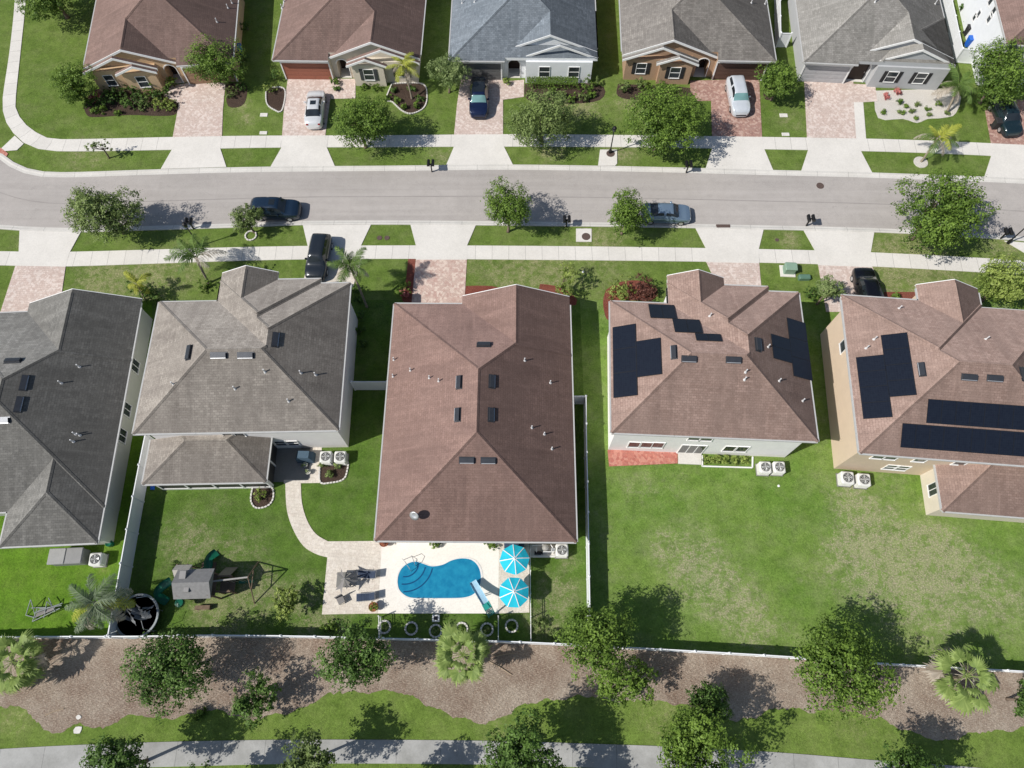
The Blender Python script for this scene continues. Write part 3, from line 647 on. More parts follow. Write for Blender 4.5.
tree(100,146,9,1.7,'leaf_olive','thin young sapling on the grass verge by the curved pavement',name='sapling',cat='sapling',n=150,leaf=.18,lobes=7,spread=.9)
# near side trees
tree(104,209,32,3.6,'leaf_olive','grey green open crowned tree by the near kerb at the left end of the street',leaf=.22,lobes=22,n=3300,spread=.74,ry=28)
tree(246,218,16,2.2,'leaf_olive','small clipped round tree in front of the dark blue car parked on the street',leaf=.17)
tree(508,209,25,3.4,'leaf_mid','oval verge tree beside the wide white driveway apron and paired mailbox',leaf=.2,ry=31,lobes=18)
tree(627,212,23,3.3,'leaf_mid','compact verge tree covering the tail of the pale blue sedan',leaf=.2,ry=28,lobes=16)
tree(938,209,49,4.4,'leaf_mid','big wide verge tree overhanging the street at the right',leaf=.24,lobes=36,ry=46)
tree(1008,279,32,3.6,'leaf_lime','lime green tree in front of the tan solar house at the right edge',leaf=.22,lobes=20,ry=27)
tree(829,289,15,2.6,'leaf_flower','small pale flowering tree between the two solar roofed houses',leaf=.17)
tree(564,279,12,2.0,'leaf_lime','slender lime green young tree by the front corner of the brown roofed house',leaf=.18,ry=18,n=420,spread=.8)
shrub(618,292,14,1.5,'leaf_lime','yellow green bush in the red mulch before the solar roofed house')
shrub(641,292,15,1.5,'leaf_red','dark red leaved bush beside the yellow green one before the solar roofed house')
shrub(652,294,6,.9,'leaf_red','small red leaved bush by the white porch wall of the solar roofed house')
# back row
tree(167,667,41,4.0,'leaf_dark','dark broad tree on the mulch strip beside the trampoline',leaf=.22,lobes=30,ry=45)
tree(254,699,21,2.2,'leaf_dark','small dark glossy tree on the mulch strip, third from the left',leaf=.2,ry=24,n=1100,spread=.75)
tree(284,603,11,1.6,'leaf_lime','bright young tree on the worn lawn right of the swing frame',leaf=.17,ry=15,n=800,spread=.8)
tree(355,657,35,4.0,'leaf_dark','dense dark round tree on the mulch strip below the paved patio',leaf=.22,lobes=26,ry=38)
tree(598,643,44,4.6,'leaf_mid','tall yellow green tree growing over the rear fence between pool yard and open lawn',leaf=.23,lobes=26,ry=38)
tree(626,684,28,2.6,'leaf_mid','lower loose tree touching the tall tree at the rear fence',leaf=.22,lobes=14,n=1100,spread=.85,ry=24)
tree(706,706,24,2.4,'leaf_dark','glossy dark round tree on the grass edge of the mulch strip',leaf=.2,lobes=18,ry=26)
tree(844,670,46,4.6,'leaf_mid','largest green tree at the rear fence behind the wide open lawn',leaf=.24,lobes=34,ry=52)
# bottom path row
tree(112,768,36,4.6,'leaf_dark','leftmost tree at the foot of the picture on the lower path edge',leaf=.23,lobes=18,ry=28)
tree(305,762,28,3.8,'leaf_olive','grey green tree at the lower path below the mulch strip, second from the left',leaf=.22,ry=26)
tree(522,758,36,4.6,'leaf_dark','loose dark green tree over the lower path below the fan palm',leaf=.23,lobes=18,n=2300,spread=.78,ry=36)
tree(704,756,42,4.4,'leaf_mid','wide open tree over the lower path below the glossy round tree',leaf=.23,lobes=20,n=3000,spread=.78,ry=36)
tree(915,778,40,4.4,'leaf_dark','dark tree at the lower right edge of the path',leaf=.23,lobes=18,ry=30)
tree(190,800,30,4.5,'leaf_dark','tree just beyond the lower edge shading the path at left',leaf=.24); tree(555,800,30,4.2,'leaf_dark','tree just beyond the lower edge shading the path in the middle',leaf=.24); tree(385,795,28,4.2,'leaf_olive','tree just beyond the lower edge between the two middle path trees',leaf=.24)
tree(1036,700,22,3.,'leaf_dark','dark tree at the right edge on the mulch strip beyond the fan palm',leaf=.22)
tree(45,24-40,38,4.,'leaf_mid','tree beyond the top edge casting shade on the corner lawn',leaf=.24)
# palms
palm(412,99,403,66,3.1,'small yellow palm with slender trunk in the stone edged bed by the beige gables',lambda u,a,r:'palm_yellow' if u<.8 else 'palm_dry',length=2.0,n=11,tr=.09,seed=3)
palm(921,162,938,138,2.4,'leaning young palm in a white ring on the far verge',lambda u,a,r:'palm_yellow' if u<.35 else ('palm_green' if u<.7 else 'palm_dry'),length=2.2,n=12,tr=.1,seed=5)
palm(946,113,958,86,2.6,'clump palm with drying fronds at the end of the white gravel bed',lambda u,a,r:'palm_green' if u<.6 else 'palm_dry',length=2.3,n=18,tr=.12,seed=8)
palm(209,283,196,257,3.2,'half dead palm with green top and bleached hanging fronds',lambda u,a,r:'palm_green' if (1.2<a%6.283<3.9) else ('palm_dry' if r.random()<.24 else None),length=2.8,n=22,tr=.11,seed=11,elev=(-.4,.7))
palm(367,307,350,266,4.6,'tall leaning palm beside the dark car parked nose in to the grey tan roofed house',lambda u,a,r:'palm_green' if u<.75 else 'palm_dry',length=2.1,n=15,tr=.1,seed=14)
palm(22,664,13,662,2.6,'large fan palm at the left edge of the mulch strip',lambda u,a,r:'fan_green' if u<.8 or a%6.283>2 else 'palm_dry',kind='fan',length=2.8,n=24,tr=.17,seed=17,elev=(-.6,1.1))
palm(475,661,463,655,3.6,'round fan palm on the mulch strip behind the pool fence',lambda u,a,r:'fan_green',kind='fan',length=2.3,n=26,tr=.15,seed=21,elev=(-.5,1.1))
palm(940,681,966,676,3.8,'ragged fan palm on the mulch strip at the right',lambda u,a,r:'fan_green' if u<.72 else 'palm_dry',kind='fan',length=2.9,n=23,tr=.17,seed=25,elev=(-.6,1.1))
palm(120,610,95,603,4.2,'silvery feather palm with one yellow frond leaning over the rear fence by the trampoline',lambda u,a,r:'palm_yellow' if .62<u<.72 else ('palm_blue' if u<.8 else 'palm_dry'),length=2.5,n=19,tr=.13,seed=29,elev=(-.8,.8))
# shrubs at the house fronts
g1='mixed shrubs in the dark bed of the tan corner house'
for i,(x,y,r,h,k) in enumerate([(90,105,6,.9,'leaf_mid'),(104,112,5,.6,'leaf_mid'),(113,104,8,1.1,'leaf_dark'),(122,97,8,1.2,'leaf_dark'),(133,108,8,1.0,'leaf_dark'),(140,98,8,1.2,'leaf_dark'),(147,107,7,.9,'leaf_olive'),(152,96,7,1.2,'leaf_mid'),(96,113,4,.5,'leaf_mid'),(118,113,4,.5,'leaf_mid')]):
    shrub(x,y,r,h,k,'green shrub in the crowded dark bed in front of the tan corner house',g1)
for x in (158,166,173): shrub(x,106+(x%3),6,.8,'leaf_lime','bright lime shrub at the driveway end of the corner house bed','lime shrubs at the end of the corner house bed')
shrub(98,101,6,1.0,'bloom_pink','pink flowering bush among the corner house shrubs')
shrub(175,87,6,1.5,'leaf_mid','upright green shrub beside the arched entry of the tan corner house')
shrub(233,96,6,.9,'leaf_olive','grey green bush right of the corner house driveway')
shrub(243,90,6,1.2,'leaf_dark','dark bush behind the grey green one right of the corner house driveway')
g2='rounded small shrubs in the bed of the beige gabled house'
for x,y in [(365,88),(376,90),(389,99),(397,101),(405,108),(417,107)]: shrub(x,y,4,.6,'leaf_mid','small rounded shrub in the stone edged bed of the beige gabled house',g2)
shrub(335,84,5,.9,'leaf_mid','leafy bush beside the entry post of the beige gabled house'); shrub(338,90,3.5,.5,'leaf_dark','low dark plant beside the front walk of the beige gabled house')
shrub(272,92,6,1.0,'leaf_lime','spiky yellow green bush in the dark bed left of the silver sedan')
shrub(275,80,5,1.2,'leaf_dark','dark bush by the garage corner left of the silver sedan')
shrub(507,84,3.5,.9,'leaf_lime','small lime ball shrub between garage and arched entry of the white sided house')
hx=0
hd=thing('clipped_hedge','long clipped green hedge under the two windows of the white sided house','hedge',(*G(552,87),0))
rng=np.random.default_rng(5); n=2600; C=np.stack([rng.uniform(-2.6,2.6,n),rng.uniform(-.5,.5,n),rng.uniform(.05,.85,n)],1); face=rng.integers(0,3,n); C[face>0,2]=.85+rng.normal(size=(face>0).sum())*.05
leafmesh('foliage',C,rng.normal(size=(n,3))*.5+np.array([0,-.2,.8]),rng.uniform(.08,.16,n),rng.uniform(.25,.75,n),M['leaf_mid'],hd)
shrub(586,90,9,1.6,'leaf_mid','tall loose bush at the right end of the clipped hedge'); shrub(597,86,4,1.2,'leaf_olive','narrow bush at the right corner of the white sided house')
shrub(625,92,8,1.3,'leaf_olive','feathery bush under the left window of the brown gabled house'); shrub(640,88,6,1.1,'leaf_olive','smaller feathery bush under the windows of the brown gabled house')
g3='cactus and succulent clumps scattered on the white gravel'
for i,(x,y) in enumerate([(883,113.5),(899,113.5),(905,108),(917,106),(927,110),(928,115.5),(938,105),(946,114),(915,119),(911,112),(902,114)]): shrub(x,y,2.2 if i%3 else 3.2,.35,'leaf_olive' if i%2 else 'leaf_mid','small green clump on the white gravel bed',g3,name='succulent',cat='plant',leaf=.1)
shrub(885,98,3,.5,'bloom_pink','coral flowering plant at the left of the white gravel bed'); shrub(897,94,4,.6,'bloom_pink','larger coral flowering plant under the white gable windows'); shrub(900,103,3,.5,'leaf_dark','dark tuft in the middle of the white gravel bed')
shrub(206,288,7,1.2,'leaf_mid','bush at the foot of the half dead palm')
for x,y,r in [(150,297,11),(158,303,7),(140,292,7)]: shrub(x,y,r,1.7,'leaf_dark','dark bush filling the gap between the two grey roofed houses','dark bushes between the two grey roofed houses')
palm(146,300,137,284,2.1,'little yellow fronded palm between the two grey roofed houses',lambda u,a,r:'palm_yellow',length=1.5,n=6,tr=.06,seed=33)
shrub(262,272,6,1.0,'leaf_lime','lime bush before the stepped gable of the grey tan roofed house'); shrub(240,278,7,1.0,'leaf_dark','dark bush under the front gable of the grey tan roofed house')
for x,y in [(357,292),(360,302),(362,318),(361,332),(363,346)]: shrub(x,y,5,.8,'leaf_dark','dark shrub in the shade along the right wall of the grey tan roofed house','shrubs along the shaded side wall')
bd=G(365,290)
shrub(404,291,8,1.0,'leaf_mid','leafy bush at the left of the pink driveway of the brown roofed house'); shrub(406,296,5,.7,'bloom_pink','red flowering plant at the left of the pink driveway')
shrub(812,296,9,1.5,'leaf_dark','dark bush between the solar houses near the pale flowering tree'); 
shrub(893,300,5,.9,'leaf_mid','green bush by the porch wall of the tan solar house')
shrub(262,496,7,.8,'leaf_lime','yellow green shrub in the stone edged bed at the porch corner')
for x,y in [(324,466),(332,474),(340,465)]: shrub(x,y,4,.5,'leaf_olive','low olive plant in the bed below the two air conditioners','low plants below the two air conditioners')
shrub(377.5+11,541.5,4.5,.8,'leaf_mid','low bush against the brown roofed house left of the pool') if False else None
g4='leafy bushes against the house wall behind the pool'
shrub(437,544,8,.9,'leaf_mid','wider leafy bush against the house wall above the middle of the pool',ry=5); shrub(491,545,7,.8,'leaf_mid','narrower leafy bush against the house wall left of the upper umbrella',ry=5)
for x in (707,716,725,734,744): shrub(x,461,4.5,.5,'leaf_lime','lime plant in the white edged bed under the rear windows of the solar roofed house','plants in the bed under the rear windows')
for x,y in [(200,718),(205,713)]: shrub(x,y,5,.5,'leaf_mid','small grassy tuft at the foot of the dark tree on the mulch','tufts at the edge of the mulch')
shrub(331,627,8,.7,'leaf_mid','low bush on the worn ground by the rear fence left of the round dark tree')
shrub(540,625,8,.9,'leaf_olive','grey green bush in the side yard by the rear fence'); shrub(552,633,6,.7,'leaf_olive','small grey green bush in the corner of the side yard')
for x,y in [(975,22),(968,8)]: shrub(x-8,y+4,4,.9,'leaf_dark','dark bush behind the blue bin by the white side fence','dark bushes behind the blue bin')
shrub(245,62,6,1.2,'leaf_dark','dark bush along the right side of the corner house'); shrub(248,30,5,1.1,'leaf_dark','dark bush further up the right side of the corner house')

gs='low mixed plants in the bed before the blue grey roofed house'
for x,y,r,k in [(532,97,6,'leaf_olive'),(560,99,7,'leaf_olive'),(572,101,6,'leaf_mid'),(583,100,7,'leaf_olive'),(592,97,6,'leaf_mid'),(552,94,5,'leaf_mid')]: shrub(x,y,r,.7,k,'low plant in the mixed bed before the blue grey roofed house',gs)
gs='extra shrubs along the wall of the tan corner house'
for x,y,r in [(108,97,7),(128,104,7),(143,104,7),(133,92,6),(160,98,6),(168,96,6),(102,105,6)]: shrub(x,y,r,1.1,'leaf_dark','dark leafy shrub close to the wall of the tan corner house',gs)
for x,y,r in [(648,92,7),(660,92,7),(672,92,6)]: shrub(x,y,r,1.0,'leaf_mid','green shrub half under the largest verge tree before the brown gables','shrubs before the brown gables')
for x,y,r in [(394,92,4),(412,90,4),(421,100,4)]: shrub(x,y,r,.5,'leaf_dark','low dark plant in the palm bed of the beige gabled house','low dark plants in the palm bed')
# ---------------------------------------------------------------- houses
def new_eval(o):
    dg=bpy.context.evaluated_depsgraph_get(); return bpy.data.meshes.new_from_object(o.evaluated_get(dg))
def tmpobj(m,name='tmp'):
    me=bpy.data.meshes.new(name); me.from_pydata(m.v,[],m.f); me.update(); o=bpy.data.objects.new(name,me); COL.objects.link(o); return o
def boolean(solids,cuts=()):
    base=tmpobj(solids[0]); tmp=[]
    for s,op in [(q,'UNION') for q in solids[1:]]+[(q,'DIFFERENCE') for q in cuts]:
        b=tmpobj(s); tmp.append(b); md=base.modifiers.new('b','BOOLEAN'); md.operation=op; md.object=b; md.solver='EXACT'
    me=new_eval(base) if tmp else base.data.copy()
    for b in tmp: bpy.data.objects.remove(b)
    bpy.data.objects.remove(base); return me
def loose(m,amin=0.):
    key=lambda i:tuple(round(c,2) for c in m.v[i]); par={}
    def fd(a):
        while par.setdefault(a,a)!=a: a=par[a]
        return a
    for f in m.f:
        for i in f[1:]: par[fd(key(i))]=fd(key(f[0]))
    G_={}
    for f in m.f: G_.setdefault(fd(key(f[0])),[]).append(f)
    out=[]
    for fs in G_.values():
        q=MB(); ix={}; ar=0
        for f in fs:
            P=[Vector(m.v[i]) for i in f]; c=sum(P,Vector())/len(P); ar+=sum((a-c).cross(b-c).length/2 for a,b in zip(P,P[1:]+P[:1]))
            for i in f:
                if i not in ix: ix[i]=len(q.v); q.v.append(m.v[i])
            q.f.append(tuple(ix[i] for i in f)); q.m.append(0)
        if ar>amin: out.append(q)
    return out
class House:
    def __init__(s,label,opx,oh,phi,eave,pitch,roofmat,wallmat,oy=0.,name='house'):
        x,y=G(*opx,oh); s.o=(x,y); s.phi=R(phi); s.e=eave; s.p=pitch; s.S=[]; s.cuts=[]; s.G=[]; s.W=[]; s.wc=[]
        s.t=thing(name,label,'house',(x,y,0),-s.phi); s.rm=M[roofmat]; s.wm=M[wallmat]; s.trim=M['white']; s.OH=.45
    def loc(s,px,py,h):
        x,y=G(px,py,h); x-=s.o[0]; y-=s.o[1]; c,d=math.cos(s.phi),math.sin(s.phi); return (x*c-y*d, x*d+y*c)
    def hip(s,x0,y0,x1,y1,e=None,wall=True,p=None,inset=None):
        s.S.append(('h',min(x0,x1),y0,max(x0,x1),y1,s.e if e is None else e,p or s.p))
        if wall:
            i=s.OH if inset is None else inset; s.W.append((min(x0,x1)+i,y0+i,max(x0,x1)-i,y1-i,s.e if e is None else e))
    def gab(s,x0,x1,yf,yi,e=None,wall=True):
        """gable wing, ridge north-south; yf = gable wall, yi = inner end"""
        x0,x1=min(x0,x1),max(x0,x1); e=s.e if e is None else e
        s.S.append(('g',x0,min(yf,yi),x1,max(yf,yi),e,s.p)); s.G.append((x0,x1,yf,1 if yf>yi else -1,e))
        if wall: s.W.append((x0+s.OH,min(yf,yi),x1-s.OH,max(yf,yi),e))
    def z(s,x,y):
        b=s.e
        for k,x0,y0,x1,y1,e,p in s.S:
            if x0<=x<=x1 and y0<=y<=y1:
                h=min(x-x0,x1-x)*p
                if k=='h': h=min(h,(y-y0)*p,(y1-y)*p)
                b=max(b,e+h)
        return b
    def onroof(s,px,py):
        h=s.e+1.5
        for _ in range(25):
            x,y=s.loc(px,py,h); h=.5*h+.5*s.z(x,y)
        return (x,y,s.z(x,y))
    def onwall(s,px,py,side,c):
        lo,hi=0.,9.
        for _ in range(40):
            h=(lo+hi)/2; x,y=s.loc(px,py,h)
            v=(y if side in 'SN' else x); 
            x2,y2=s.loc(px,py,h+.01); g=(y2 if side in 'SN' else x2)-v
            if (v-c)*g<0: lo=h
            else: hi=h
        return (x if side in 'SN' else y, h)
    def build(s):
        T=.2; sol=[]
        for k,x0,y0,x1,y1,e,p in s.S:
            m=MB(); w=x1-x0; d=y1-y0; b=[(x0,y0),(x1,y0),(x1,y1),(x0,y1)]
            vs=[(x,y,e-T) for x,y in b]+[(x,y,e) for x,y in b]
            if k=='h':
                r=min(w,d)/2; zr=e+r*p
                if w>=d: vs+=[(x0+r,y0+r,zr),(x1-r,y0+r,zr)]; top=[(4,5,9,8),(5,6,9),(6,7,8,9),(7,4,8)]
                else: vs+=[(x0+r,y0+r,zr),(x0+r,y1-r,zr)]; top=[(4,5,8),(5,6,9,8),(6,7,9),(7,4,8,9)]
                fs=[(3,2,1,0),(0,1,5,4),(1,2,6,5),(2,3,7,6),(3,0,4,7)]+top
            else:
                xm=(x0+x1)/2; zr=e+w/2*p; vs+=[(xm,y0,zr),(xm,y1,zr)]
                fs=[(3,2,1,0),(0,1,5,8,4),(1,2,6,5),(2,3,7,9,6),(3,0,4,7),(5,6,9,8),(7,4,8,9)]
            m.add(vs,fs); sol.append(m)
        cm=[]
        for c in s.cuts: q=MB(); q.box(*c); cm.append(q)
        me=boolean(sol,cm)
        bm_v=[tuple(v.co) for v in me.vertices]
        roof=MB(); roof.v=list(bm_v); fas=MB(); fas.v=list(bm_v); gw=MB(); gw.v=list(bm_v)
        eaves=[]; ef={}
        for p in me.polygons:
            vi=tuple(p.vertices); n=p.normal; zs=[bm_v[i][2] for i in vi]
            if n.z>.2:
                roof.f.append(vi); roof.m.append(0)
                for a,b in zip(vi,vi[1:]+vi[:1]): ef.setdefault((min(a,b),max(a,b)),[]).append((n.copy(),p.center.copy()))
            elif n.z<-.5: fas.f.append(vi); fas.m.append(0)
            elif max(zs)-min(zs)<T+.02:
                fas.f.append(vi); fas.m.append(0)
                q=[Vector(bm_v[i]) for i in vi if bm_v[i][2]>min(zs)+T*.5]
                if len(q)>=2:
                    dd=max(((a-b).length,i,j) for i,a in enumerate(q) for j,b in enumerate(q)); 
                    if dd[0]>.5: eaves.append((q[dd[1]],q[dd[2]],n.copy()))
            else: gw.f.append(vi); gw.m.append(0)
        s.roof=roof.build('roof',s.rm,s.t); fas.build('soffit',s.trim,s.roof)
        for g in loose(gw,.12): g.build('gable_wall',getattr(s,'gm',s.wm),s.t)
        # ridge caps
        cap=MB()
        for (a,b),l in ef.items():
            if len(l)!=2 or l[0][0].dot(l[1][0])>.995: continue
            A,B=Vector(bm_v[a]),Vector(bm_v[b]); mid=(A+B)/2
            if (l[1][1]-l[0][1]).dot(l[0][0])>0: continue
            if (A-B).length<.4: continue
            d=(B-A).normalized(); up=(l[0][0]+l[1][0]).normalized()
            ps=[]
            for n,c in l:
                t=n.cross(d).normalized(); 
                if t.dot(c-mid)<0: t=-t
                ps.append((t,n))
            for t,n in ps:
                q=[A+up*.045,B+up*.045,B+t*.16+n*.02,A+t*.16+n*.02]
                if (q[1]-q[0]).cross(q[2]-q[0]).dot(n)<0: q=q[::-1]
                cap.add(q,[(0,1,2,3)])
        for g in loose(cap,.02): g.build('ridge_cap',s.rm,s.roof)
        # gutters on eaves
        for a,b,n in eaves:
            if n.y and abs(n.y)>.7 and any(abs(((a.y+b.y)/2)-g[2])<.05 for g in s.G): continue
            d=(b-a); L=d.length; d.normalize(); m=MB(); ang=math.atan2(d.y,d.x)
            nn=Vector((n.x,n.y,0)).normalized(); c=(a+b)/2+nn*.065
            m.cbox(c.x,c.y,a.z-.07,L-.02,.10,.12,0,ang); m.build('gutter',M['gutter'],s.roof)
        # rake overhangs
        for x0,x1,yf,sg,e in s.G:
            xm=(x0+x1)/2; zr=e+(x1-x0)/2*s.p; ov=getattr(s,'ov',.32)
            top=MB(); brd=MB()
            for xa,xb in ((x0,xm),(x1,xm)):
                top.extr([(xa,e),(xb,zr),(xb,zr-.06),(xa,e-.06)],yf,yf+sg*ov)
                brd.extr([(xa,e-.07),(xb,zr-.07),(xb,zr-.1),(xa,e-.1)],yf,yf+sg*ov)
                brd.extr([(xa,e+.01),(xb,zr+.01),(xb,zr-.22),(xa,e-.22)],yf+sg*(ov+.002),yf+sg*(ov+.06))
            top.build('rake_overhang',s.rm,s.roof); brd.build('rake_board',s.trim,s.roof)
        # walls
        sol=[]
        for x0,y0,x1,y1,e in s.W: m=MB(); m.box(x0,y0,-.1,x1,y1,e-T-.003); sol.append(m)
        if sol:
            me=boolean(sol,s.wc); me.materials.clear(); me.materials.append(s.wm); s.wall=link(bpy.data.objects.new('wall',me),s.t)
    # ---- openings (side: outward direction of the wall)
    def frame(s,side,c):
        return {'S':lambda u,d,z:(u,c-d,z),'N':lambda u,d,z:(u,c+d,z),'W':lambda u,d,z:(c-d,u,z),'E':lambda u,d,z:(c+d,u,z)}[side]
    def bx(s,m,f,u0,u1,d0,d1,z0,z1,mi=0):
        ps=[f(u,d,z) for u in(u0,u1) for d in(d0,d1) for z in(z0,z1)]
        m.box(min(p[0] for p in ps),min(p[1] for p in ps),min(p[2] for p in ps),max(p[0] for p in ps),max(p[1] for p in ps),max(p[2] for p in ps),mi)
    def win(s,side,c,u,z,w,h,bars=(1,1),shut=False,frame=True,panes=1,arch=False):
        f=s.frame(side,c); m=MB(); t=.045
        s.bx(m,f,u-w/2-t,u-w/2,0,.06,z-h/2,z+h/2); s.bx(m,f,u+w/2,u+w/2+t,0,.06,z-h/2,z+h/2)
        s.bx(m,f,u-w/2-t,u+w/2+t,0,.065,z+h/2,z+h/2+t)
        for k in range(1,bars[0]): uu=u-w/2+w*k/bars[0]; s.bx(m,f,uu-.025,uu+.025,.012,.045,z-h/2,z+h/2)
        for k in range(1,bars[1]): zz=z-h/2+h*k/bars[1]; s.bx(m,f,u-w/2,u+w/2,.012,.048,zz-.02,zz+.02)
        o=m.build('window',M['white'],s.t)
        m=MB(); s.bx(m,f,u-w/2-.07,u+w/2+.07,0,.08,z-h/2-.07,z-h/2-.001); m.build('sill',M['white'],o)
        m=MB(); s.bx(m,f,u-w/2,u+w/2,.001,.012,z-h/2,z+h/2); m.build('pane',M['glass'],o)
        if shut:
            for k in(-1,1):
                m=MB(); uc=u+k*(w/2+t+.2); s.bx(m,f,uc-.18,uc+.18,0,.05,z-h/2-.05,z+h/2+.05)
                for q in range(9): zz=z-h/2+h*(q+.5)/9; s.bx(m,f,uc-.13,uc+.13,.05,.065,zz-.03,zz+.03)
                m.build('shutter',shut,s.t)
        return o
    def garage(s,side,c,u,w,mat,h=2.15):
        f=s.frame(side,c); m=MB()
        for k in range(4):
            z0=.05+k*(h-.05)/4; s.bx(m,f,u-w/2,u+w/2,.004,.03,z0,z0+(h-.05)/4-.03)
            n=int(w/1.2)
            for q in range(n): a=u-w/2+w*(q+.12)/n; s.bx(m,f,a,a+w/n*.76,.03,.042,z0+.1,z0+(h-.05)/4-.13)
        m.build('garage_door',mat,s.t)
        m=MB(); s.bx(m,f,u-w/2-.12,u-w/2,0,.08,0,h); s.bx(m,f,u+w/2,u+w/2+.12,0,.08,0,h); s.bx(m,f,u-w/2-.12,u+w/2+.12,0,.08,h+.001,h+.12); m.build('garage_door_frame',M['white'],s.t)
    def entry(s,side,c,u,w=1.15,h=2.35,depth=1.3,door=None,dcol='door'):
        """arched recess cut in the wall; call before build"""
        q=MB(); pts=[(u-w/2,-.05),(u+w/2,-.05),(u+w/2,h-w/2)]+[(u+w/2*math.cos(R(a)),h-w/2+w/2*math.sin(R(a))) for a in range(20,180,20)]+[(u-w/2,h-w/2)]
        sg={'S':1,'N':-1}[side]; q.extr(pts,c-sg*.2,c+sg*depth); s.wc.append(q); s.entries=getattr(s,'entries',[])+[(side,c+sg*depth,u,w,h,c,pts)]
    def doors(s,mat):
        for side,cc,u,w,h,c,pts in getattr(s,'entries',[]):
            f=s.frame(side,cc); m=MB(); s.bx(m,f,u-w/2+.02,u+w/2-.02,.002,.05,.02,2.05); d=m.build('door',mat,s.t)
            m=MB(); s.bx(m,f,u+w/2-.2,u+w/2-.14,.05,.1,.95,1.1); m.build('handle',M['metal'],d)
            m=MB(); sg=-1 if side=='S' else 1; tr=[(u+(x-u)*1.12,z*1.04 if z>0 else z) for x,z in pts]
            for (a,b),(a2,b2) in zip(zip(pts,pts[1:]),zip(tr,tr[1:])):
                if a[1]<0 and b[1]<0: continue
                m.extr([a,b,b2,a2],c+sg*.004,c+sg*.05)
            m.build('door_arch',M['white'],s.t)
            m=MB(); m.box(u-w/2+.005,min(c,cc)-.02,-.04,u+w/2-.005,max(c,cc)-.003,.06); m.build('porch_floor',M['apron'],s.t)
    def roofvent(s,px,py,w=1.15,d=.42,along=None):
        x,y,z=s.onroof(px,py); e=.05
        gx=(s.z(x+e,y)-s.z(x-e,y))/(2*e); gy=(s.z(x,y+e)-s.z(x,y-e))/(2*e)
        az=math.atan2(-gy,-gx) if abs(gx)+abs(gy)>.02 else -PI/2; sl=math.atan(math.hypot(gx,gy))
        Mt=Matrix.Translation((x,y,z))@Matrix.Rotation(az,4,'Z')@Matrix.Rotation(sl,4,'Y')
        m=MB(); m.box(-.30,-w/2,0,.22,w/2,.04,0,Mt); m.box(-.22,-w/2+.06,.04,.14,w/2-.06,.20,0,Mt)
        o=m.build('roof_vent',M['vent'],s.t); m=MB(); m.box(.141,-w/2+.07,.05,.19,w/2-.07,.17,0,Mt); m.build('vent_grille',M['metal'],o)
    def pipe(s,px,py,h=.45,r=.05):
        x,y,z=s.onroof(px,py); m=MB(); m.lathe([(r,-.1),(r,h),(r*.7,h)],8,(x,y,z)); m.lathe([(r*2.6,-.06),(r*1.3,.1)],8,(x,y,z)); m.build('vent_pipe',M['pipe'],s.t)
    def solar(s,c1,c2,nx,ny,c3=None,c4=None,gap=.012):
        """array from corner pixels (all four corners averaged to a rectangle in the house frame)"""
        P=[s.onroof(*c) for c in (c1,c2,c3,c4)]
        xs=[p[0] for p in P]; ys=sorted(p[1] for p in P); xs.sort()
        x0,x1=(xs[0]+xs[1])/2,(xs[2]+xs[3])/2; y0,y1=(ys[0]+ys[1])/2,(ys[2]+ys[3])/2
        xc,yc=(x0+x1)/2,(y0+y1)/2; e=.05
        gx=(s.z(xc+e,yc)-s.z(xc-e,yc))/(2*e); gy=(s.z(xc,yc+e)-s.z(xc,yc-e))/(2*e); z0=s.z(xc,yc)
        if abs(gx)>abs(gy): gy=0
        else: gx=0
        nrm=Vector((-gx,-gy,1)).normalized()
        for i in range(nx):
            for j in range(ny):
                a0=x0+(x1-x0)*i/nx+gap/2; a1=x0+(x1-x0)*(i+1)/nx-gap/2; b0=y0+(y1-y0)*j/ny+gap/2; b1=y0+(y1-y0)*(j+1)/ny-gap/2
                q=[Vector((x,y,z0+gx*(x-xc)+gy*(y-yc))) for x,y in ((a0,b0),(a1,b0),(a1,b1),(a0,b1))]
                m=MB(); lo=[v+nrm*.07 for v in q]; hi=[v+nrm*.115 for v in q]; m.add(lo+hi,[(3,2,1,0),(0,1,5,4),(1,2,6,5),(2,3,7,6),(3,0,4,7)])
                c=sum(hi,Vector())/4; inn=[v+(c-v).normalized()*.045 for v in hi]; m.add(hi+inn,[(k,(k+1)%4,4+(k+1)%4,4+k) for k in range(4)])
                o=m.build('solar_panel',M['solarframe'],s.t); m=MB(); m.add([v-nrm*.004 for v in inn],[(0,1,2,3)]); m.build('cell_sheet',M['solar'],o)
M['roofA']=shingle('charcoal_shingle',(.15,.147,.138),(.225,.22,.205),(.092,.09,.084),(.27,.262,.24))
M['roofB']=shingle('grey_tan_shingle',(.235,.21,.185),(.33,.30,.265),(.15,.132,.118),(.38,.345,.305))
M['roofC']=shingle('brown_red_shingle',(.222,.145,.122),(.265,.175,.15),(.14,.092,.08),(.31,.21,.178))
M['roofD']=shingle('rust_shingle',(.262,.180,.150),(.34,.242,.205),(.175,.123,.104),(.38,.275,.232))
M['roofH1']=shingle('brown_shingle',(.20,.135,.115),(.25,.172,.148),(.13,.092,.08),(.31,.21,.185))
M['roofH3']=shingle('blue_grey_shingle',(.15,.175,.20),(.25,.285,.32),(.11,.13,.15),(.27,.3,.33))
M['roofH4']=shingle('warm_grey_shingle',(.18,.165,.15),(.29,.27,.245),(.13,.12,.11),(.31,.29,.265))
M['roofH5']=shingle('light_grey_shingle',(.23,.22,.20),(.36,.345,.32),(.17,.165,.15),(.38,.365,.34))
def stucco(n,c): return plain(n,c,.85,var=.06,sc=1.2,bump=.25)
